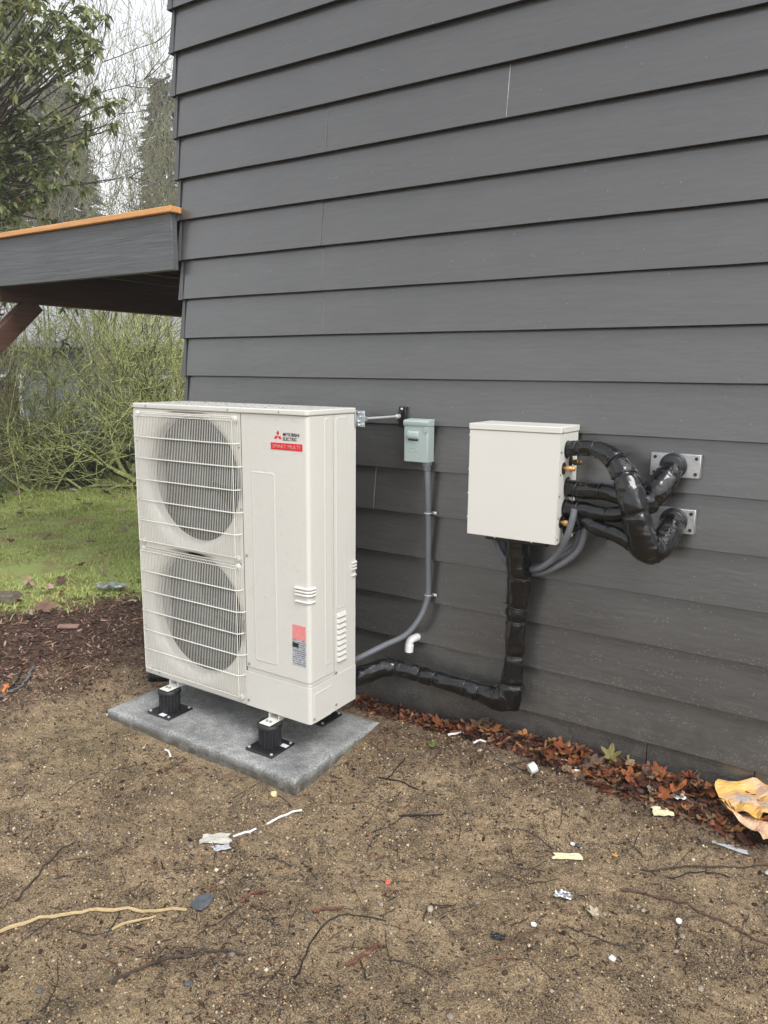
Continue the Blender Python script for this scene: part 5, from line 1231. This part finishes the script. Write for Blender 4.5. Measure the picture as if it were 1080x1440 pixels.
b = MB(); b.lathe([(0, 0), (.020, 0), (.022, .003), (.022, .030), (.019, .030), (.018, .006), (0, .006)], (0, 0, 0), 0, 20); o = b.build('bottle_cap', WH, smooth=True); o.location = on(1.944, -.256, .021); o.rotation_euler = (.1, -.35, .9)
tag(o, 'white plastic cap lying in front of the leaf drift', 'cap')
scrap('paint_chip', 2.467, -.231, .075, .055, CREAM, 'cream paint chip below the leaf drift near the orange sheet', 'paint chip', .5, .15, 3)
scrap('paint_chip', 2.232, -.605, .095, .034, CREAM, 'torn cream paint chip lying in the middle of the soil', 'paint chip', .55, .12, 7, ragged=.5)
scrap('foil_scrap', 2.294, -.813, .05, .03, MT['alu'], 'crumpled silver foil scrap in the right foreground', 'foil', .2, .5, 5)
scrap('paper_scrap', 1.126, -1.216, .10, .055, PAP, 'torn wet paper scrap in front of the pad', 'paper', .6, .25, 9, ragged=.6)
scrap('paper_scrap', 1.175, -1.235, .06, .03, GREYP, 'grey translucent scrap beside the torn wet paper', 'paper', 1.0, .25, 2, ragged=.5)
b = MB(); b.extrude([(-.034, -.004), (-.016, .026), (.014, .034), (.040, .020), (.026, -.018), (.006, -.034), (-.018, -.028)], 2, 0, .006); o = b.build('slate_chip', SLATE, bevel=.0015); o.location = on(1.352, -1.498, .008); o.rotation_euler = (.08, -.1, .6)
tag(o, 'dark slate chip at the end of the straw stem', 'slate chip')
scrap('black_scrap', 2.196, -1.093, .045, .022, MT['rubber'], 'small black and white plastic scrap in the centre foreground', 'plastic', .3, .5, 4)
def disc(x, y, r, m, label, cat, tilt=.1, t=.003):
    b = MB(); b.lathe([(0, 0), (r, 0), (r, t), (r * .8, t), (r * .75, t * .6), (0, t * .6)], (0, 0, 0), 2, 18); o = b.build('plastic_disc', m, smooth=True); o.location = on(x, y, .004); o.rotation_euler = (tilt, tilt * .5, 0); return tag(o, label, cat)
disc(2.266, -.99, .009, WH, 'flat white disc near the pale tan leaf', 'disc'); disc(2.635, -.714, .0095, WH, 'flat white disc near the long red twig', 'disc', .3); disc(2.228, -.533, .008, WH, 'small white disc just above the torn cream chip', 'disc')
disc(1.764, -1.043, .009, mat('salmon_plastic', (.80, .16, .12), .45, var=.08), 'small salmon red plastic ring in the middle of the soil', 'ring')
def chunk(x, y, s, m, label, cat, name='chip', seed=0, flat_=.5):
    o = bpy.data.objects.new(name, pm[seed % 6].copy()); o.data.materials.clear(); o.data.materials.append(m); col.objects.link(o); o.location = on(x, y, s * .3); o.scale = (s * 1.2, s, s * flat_); o.rotation_euler = (.2, .1, seed); return tag(o, label, cat)
chunk(2.506, -.98, .011, WH, 'white lumpy chip in the right foreground', 'chip', 'white_chip', 1, .8); chunk(1.08, -.84, .017, mat('cream_stone', (.66, .55, .30), .6, var=.25, vscale=40), 'cream stone against the front corner of the pad', 'stone', 'stone', 2, 1.3)
chunk(2.719, -.198, .012, mat('blue_plastic', (.02, .22, .60), .35, var=.1), 'small bright blue plastic bit below the orange sheet', 'plastic', 'blue_plastic_bit', 3, .9); chunk(2.85, -.345, .02, WH, 'white lump at the right frame edge', 'chip', 'white_lump', 4, .8)
scrap('grey_strip', 2.709, -.284, .12, .024, GREYP, 'flat grey plastic strip below the orange sheet', 'plastic', -.05, .15, 6, ragged=.2); scrap('grey_film', 2.385, -.125, .095, .05, GREYP, 'grey plastic film caught at the edge of the leaf drift', 'plastic', -.3, .4, 8, ragged=.4)
scrap('white_film', 2.50, -.135, .05, .05, WH, 'white torn plastic film between the leaf drift and the orange sheet', 'plastic', .4, .5, 12, ragged=.5)
for x, y, w, rt, lb in ((2.032, -.13, .055, .3, 'white curved offcut on the drift above the white cap'), (2.121, -.181, .04, .5, 'cream offcut on the soil in front of the drift'), (1.656, -.124, .06, .6, 'white curved offcut at the middle of the drift'), (1.53, -.111, .07, .5, 'white curved plastic strip at the left end of the drift'), (2.092, -.16, .03, .2, 'small pale offcut beside the cream one')):
    stick('offcut', [(x - w / 2 * math.cos(rt), y - w / 2 * math.sin(rt)), (x, y + .004), (x + w / 2 * math.cos(rt), y + w / 2 * math.sin(rt))], .0065, WH, lb, 'offcut', taper=.6)
ORT = mat('orange_tag', (.85, .22, .04), .5, var=.1); stick('orange_tag', [(-.72, -.93), (-.76, -.891), (-.78, -.865)], .007, ORT, 'orange plastic tag on the mulch at the left edge', 'tag', taper=1)
scrap('plastic_scrap', -1.641, .455, .20, .11, mat('blue_grey_film', (.22, .24, .25), .35, var=.5, vscale=14), 'blue grey crumpled plastic on the lawn beside the heat pump', 'plastic', .7, .45, 15, dz=.03)
b = MB(); b.extrude([(-.11, 0), (-.10, .045), (.09, .055), (.11, .01), (.08, -.02), (-.08, -.02)], 1, -.05, .05); o = b.build('concrete_block', mat('weathered_block', (.14, .115, .085), .8, var=.4, vscale=25, bmp=.6), bevel=.008); o.location = on(-2.06, -.12, .015); o.rotation_euler = (.05, .04, .5); tag(o, 'weathered brown block on the lawn at the left edge', 'block')
b = MB(); b.box((-.065, -.02, 0), (.065, .02, .018)); o = b.build('wood_offcut', mat('pink_wood', (.28, .17, .13), .7, var=.25, vscale=30), bevel=.003); o.location = on(-1.214, -.197, .01); o.rotation_euler = (.03, 0, .62); tag(o, 'short pinkish wood offcut where lawn meets mulch', 'wood')
# crumpled sheet against the wall, at the right
OR1 = bpy.data.materials.new('orange_sheet'); n, l, b_ = nodes(OR1)
c = ramp(n, l, noise(n, l, 7, 4, .5), [(.36, (.25, .255, .265)), (.42, (.52, .34, .22)), (.50, (.66, .38, .13)), (.62, (.70, .40, .09)), (.70, (.52, .36, .24))]); l.new(c, b_.inputs['Base Color']); b_.inputs['Roughness'].default_value = .5; bump(n, l, b_, noise(n, l, 40, 5, .6), .4, .006)
TAN = mat('tan_sheet', (.60, .39, .25), .55, var=.2, vscale=14, bmp=.4, bscale=40); GRS = mat('grey_sheet', (.20, .205, .21), .45, var=.3, vscale=20)
cs = empty('crumpled_sheet', on(2.80, -.10), 'crumpled orange and tan sheet with a grey patch against the wall at right', 'sheet')
for x, y, w, h, m, rt, cr, sd, dz in ((2.80, -.035, .34, .17, OR1, .45, .26, 21, .04), (2.745, -.11, .20, .15, OR1, -.5, .28, 22, .02), (2.82, -.15, .22, .15, TAN, .9, .32, 23, .014), (2.93, -.12, .22, .16, TAN, .3, .5, 25, .02), (2.98, -.02, .2, .15, OR1, .6, .4, 26, .04)):
    o = scrap('sheet_fold', x, y, w, h, m, None, None, rt, cr, sd, dz, 12, .3); loc = o.location.copy(); adopt(o, cs); o.rotation_euler = (.25 if y > -.05 else .1, -.1, rt)
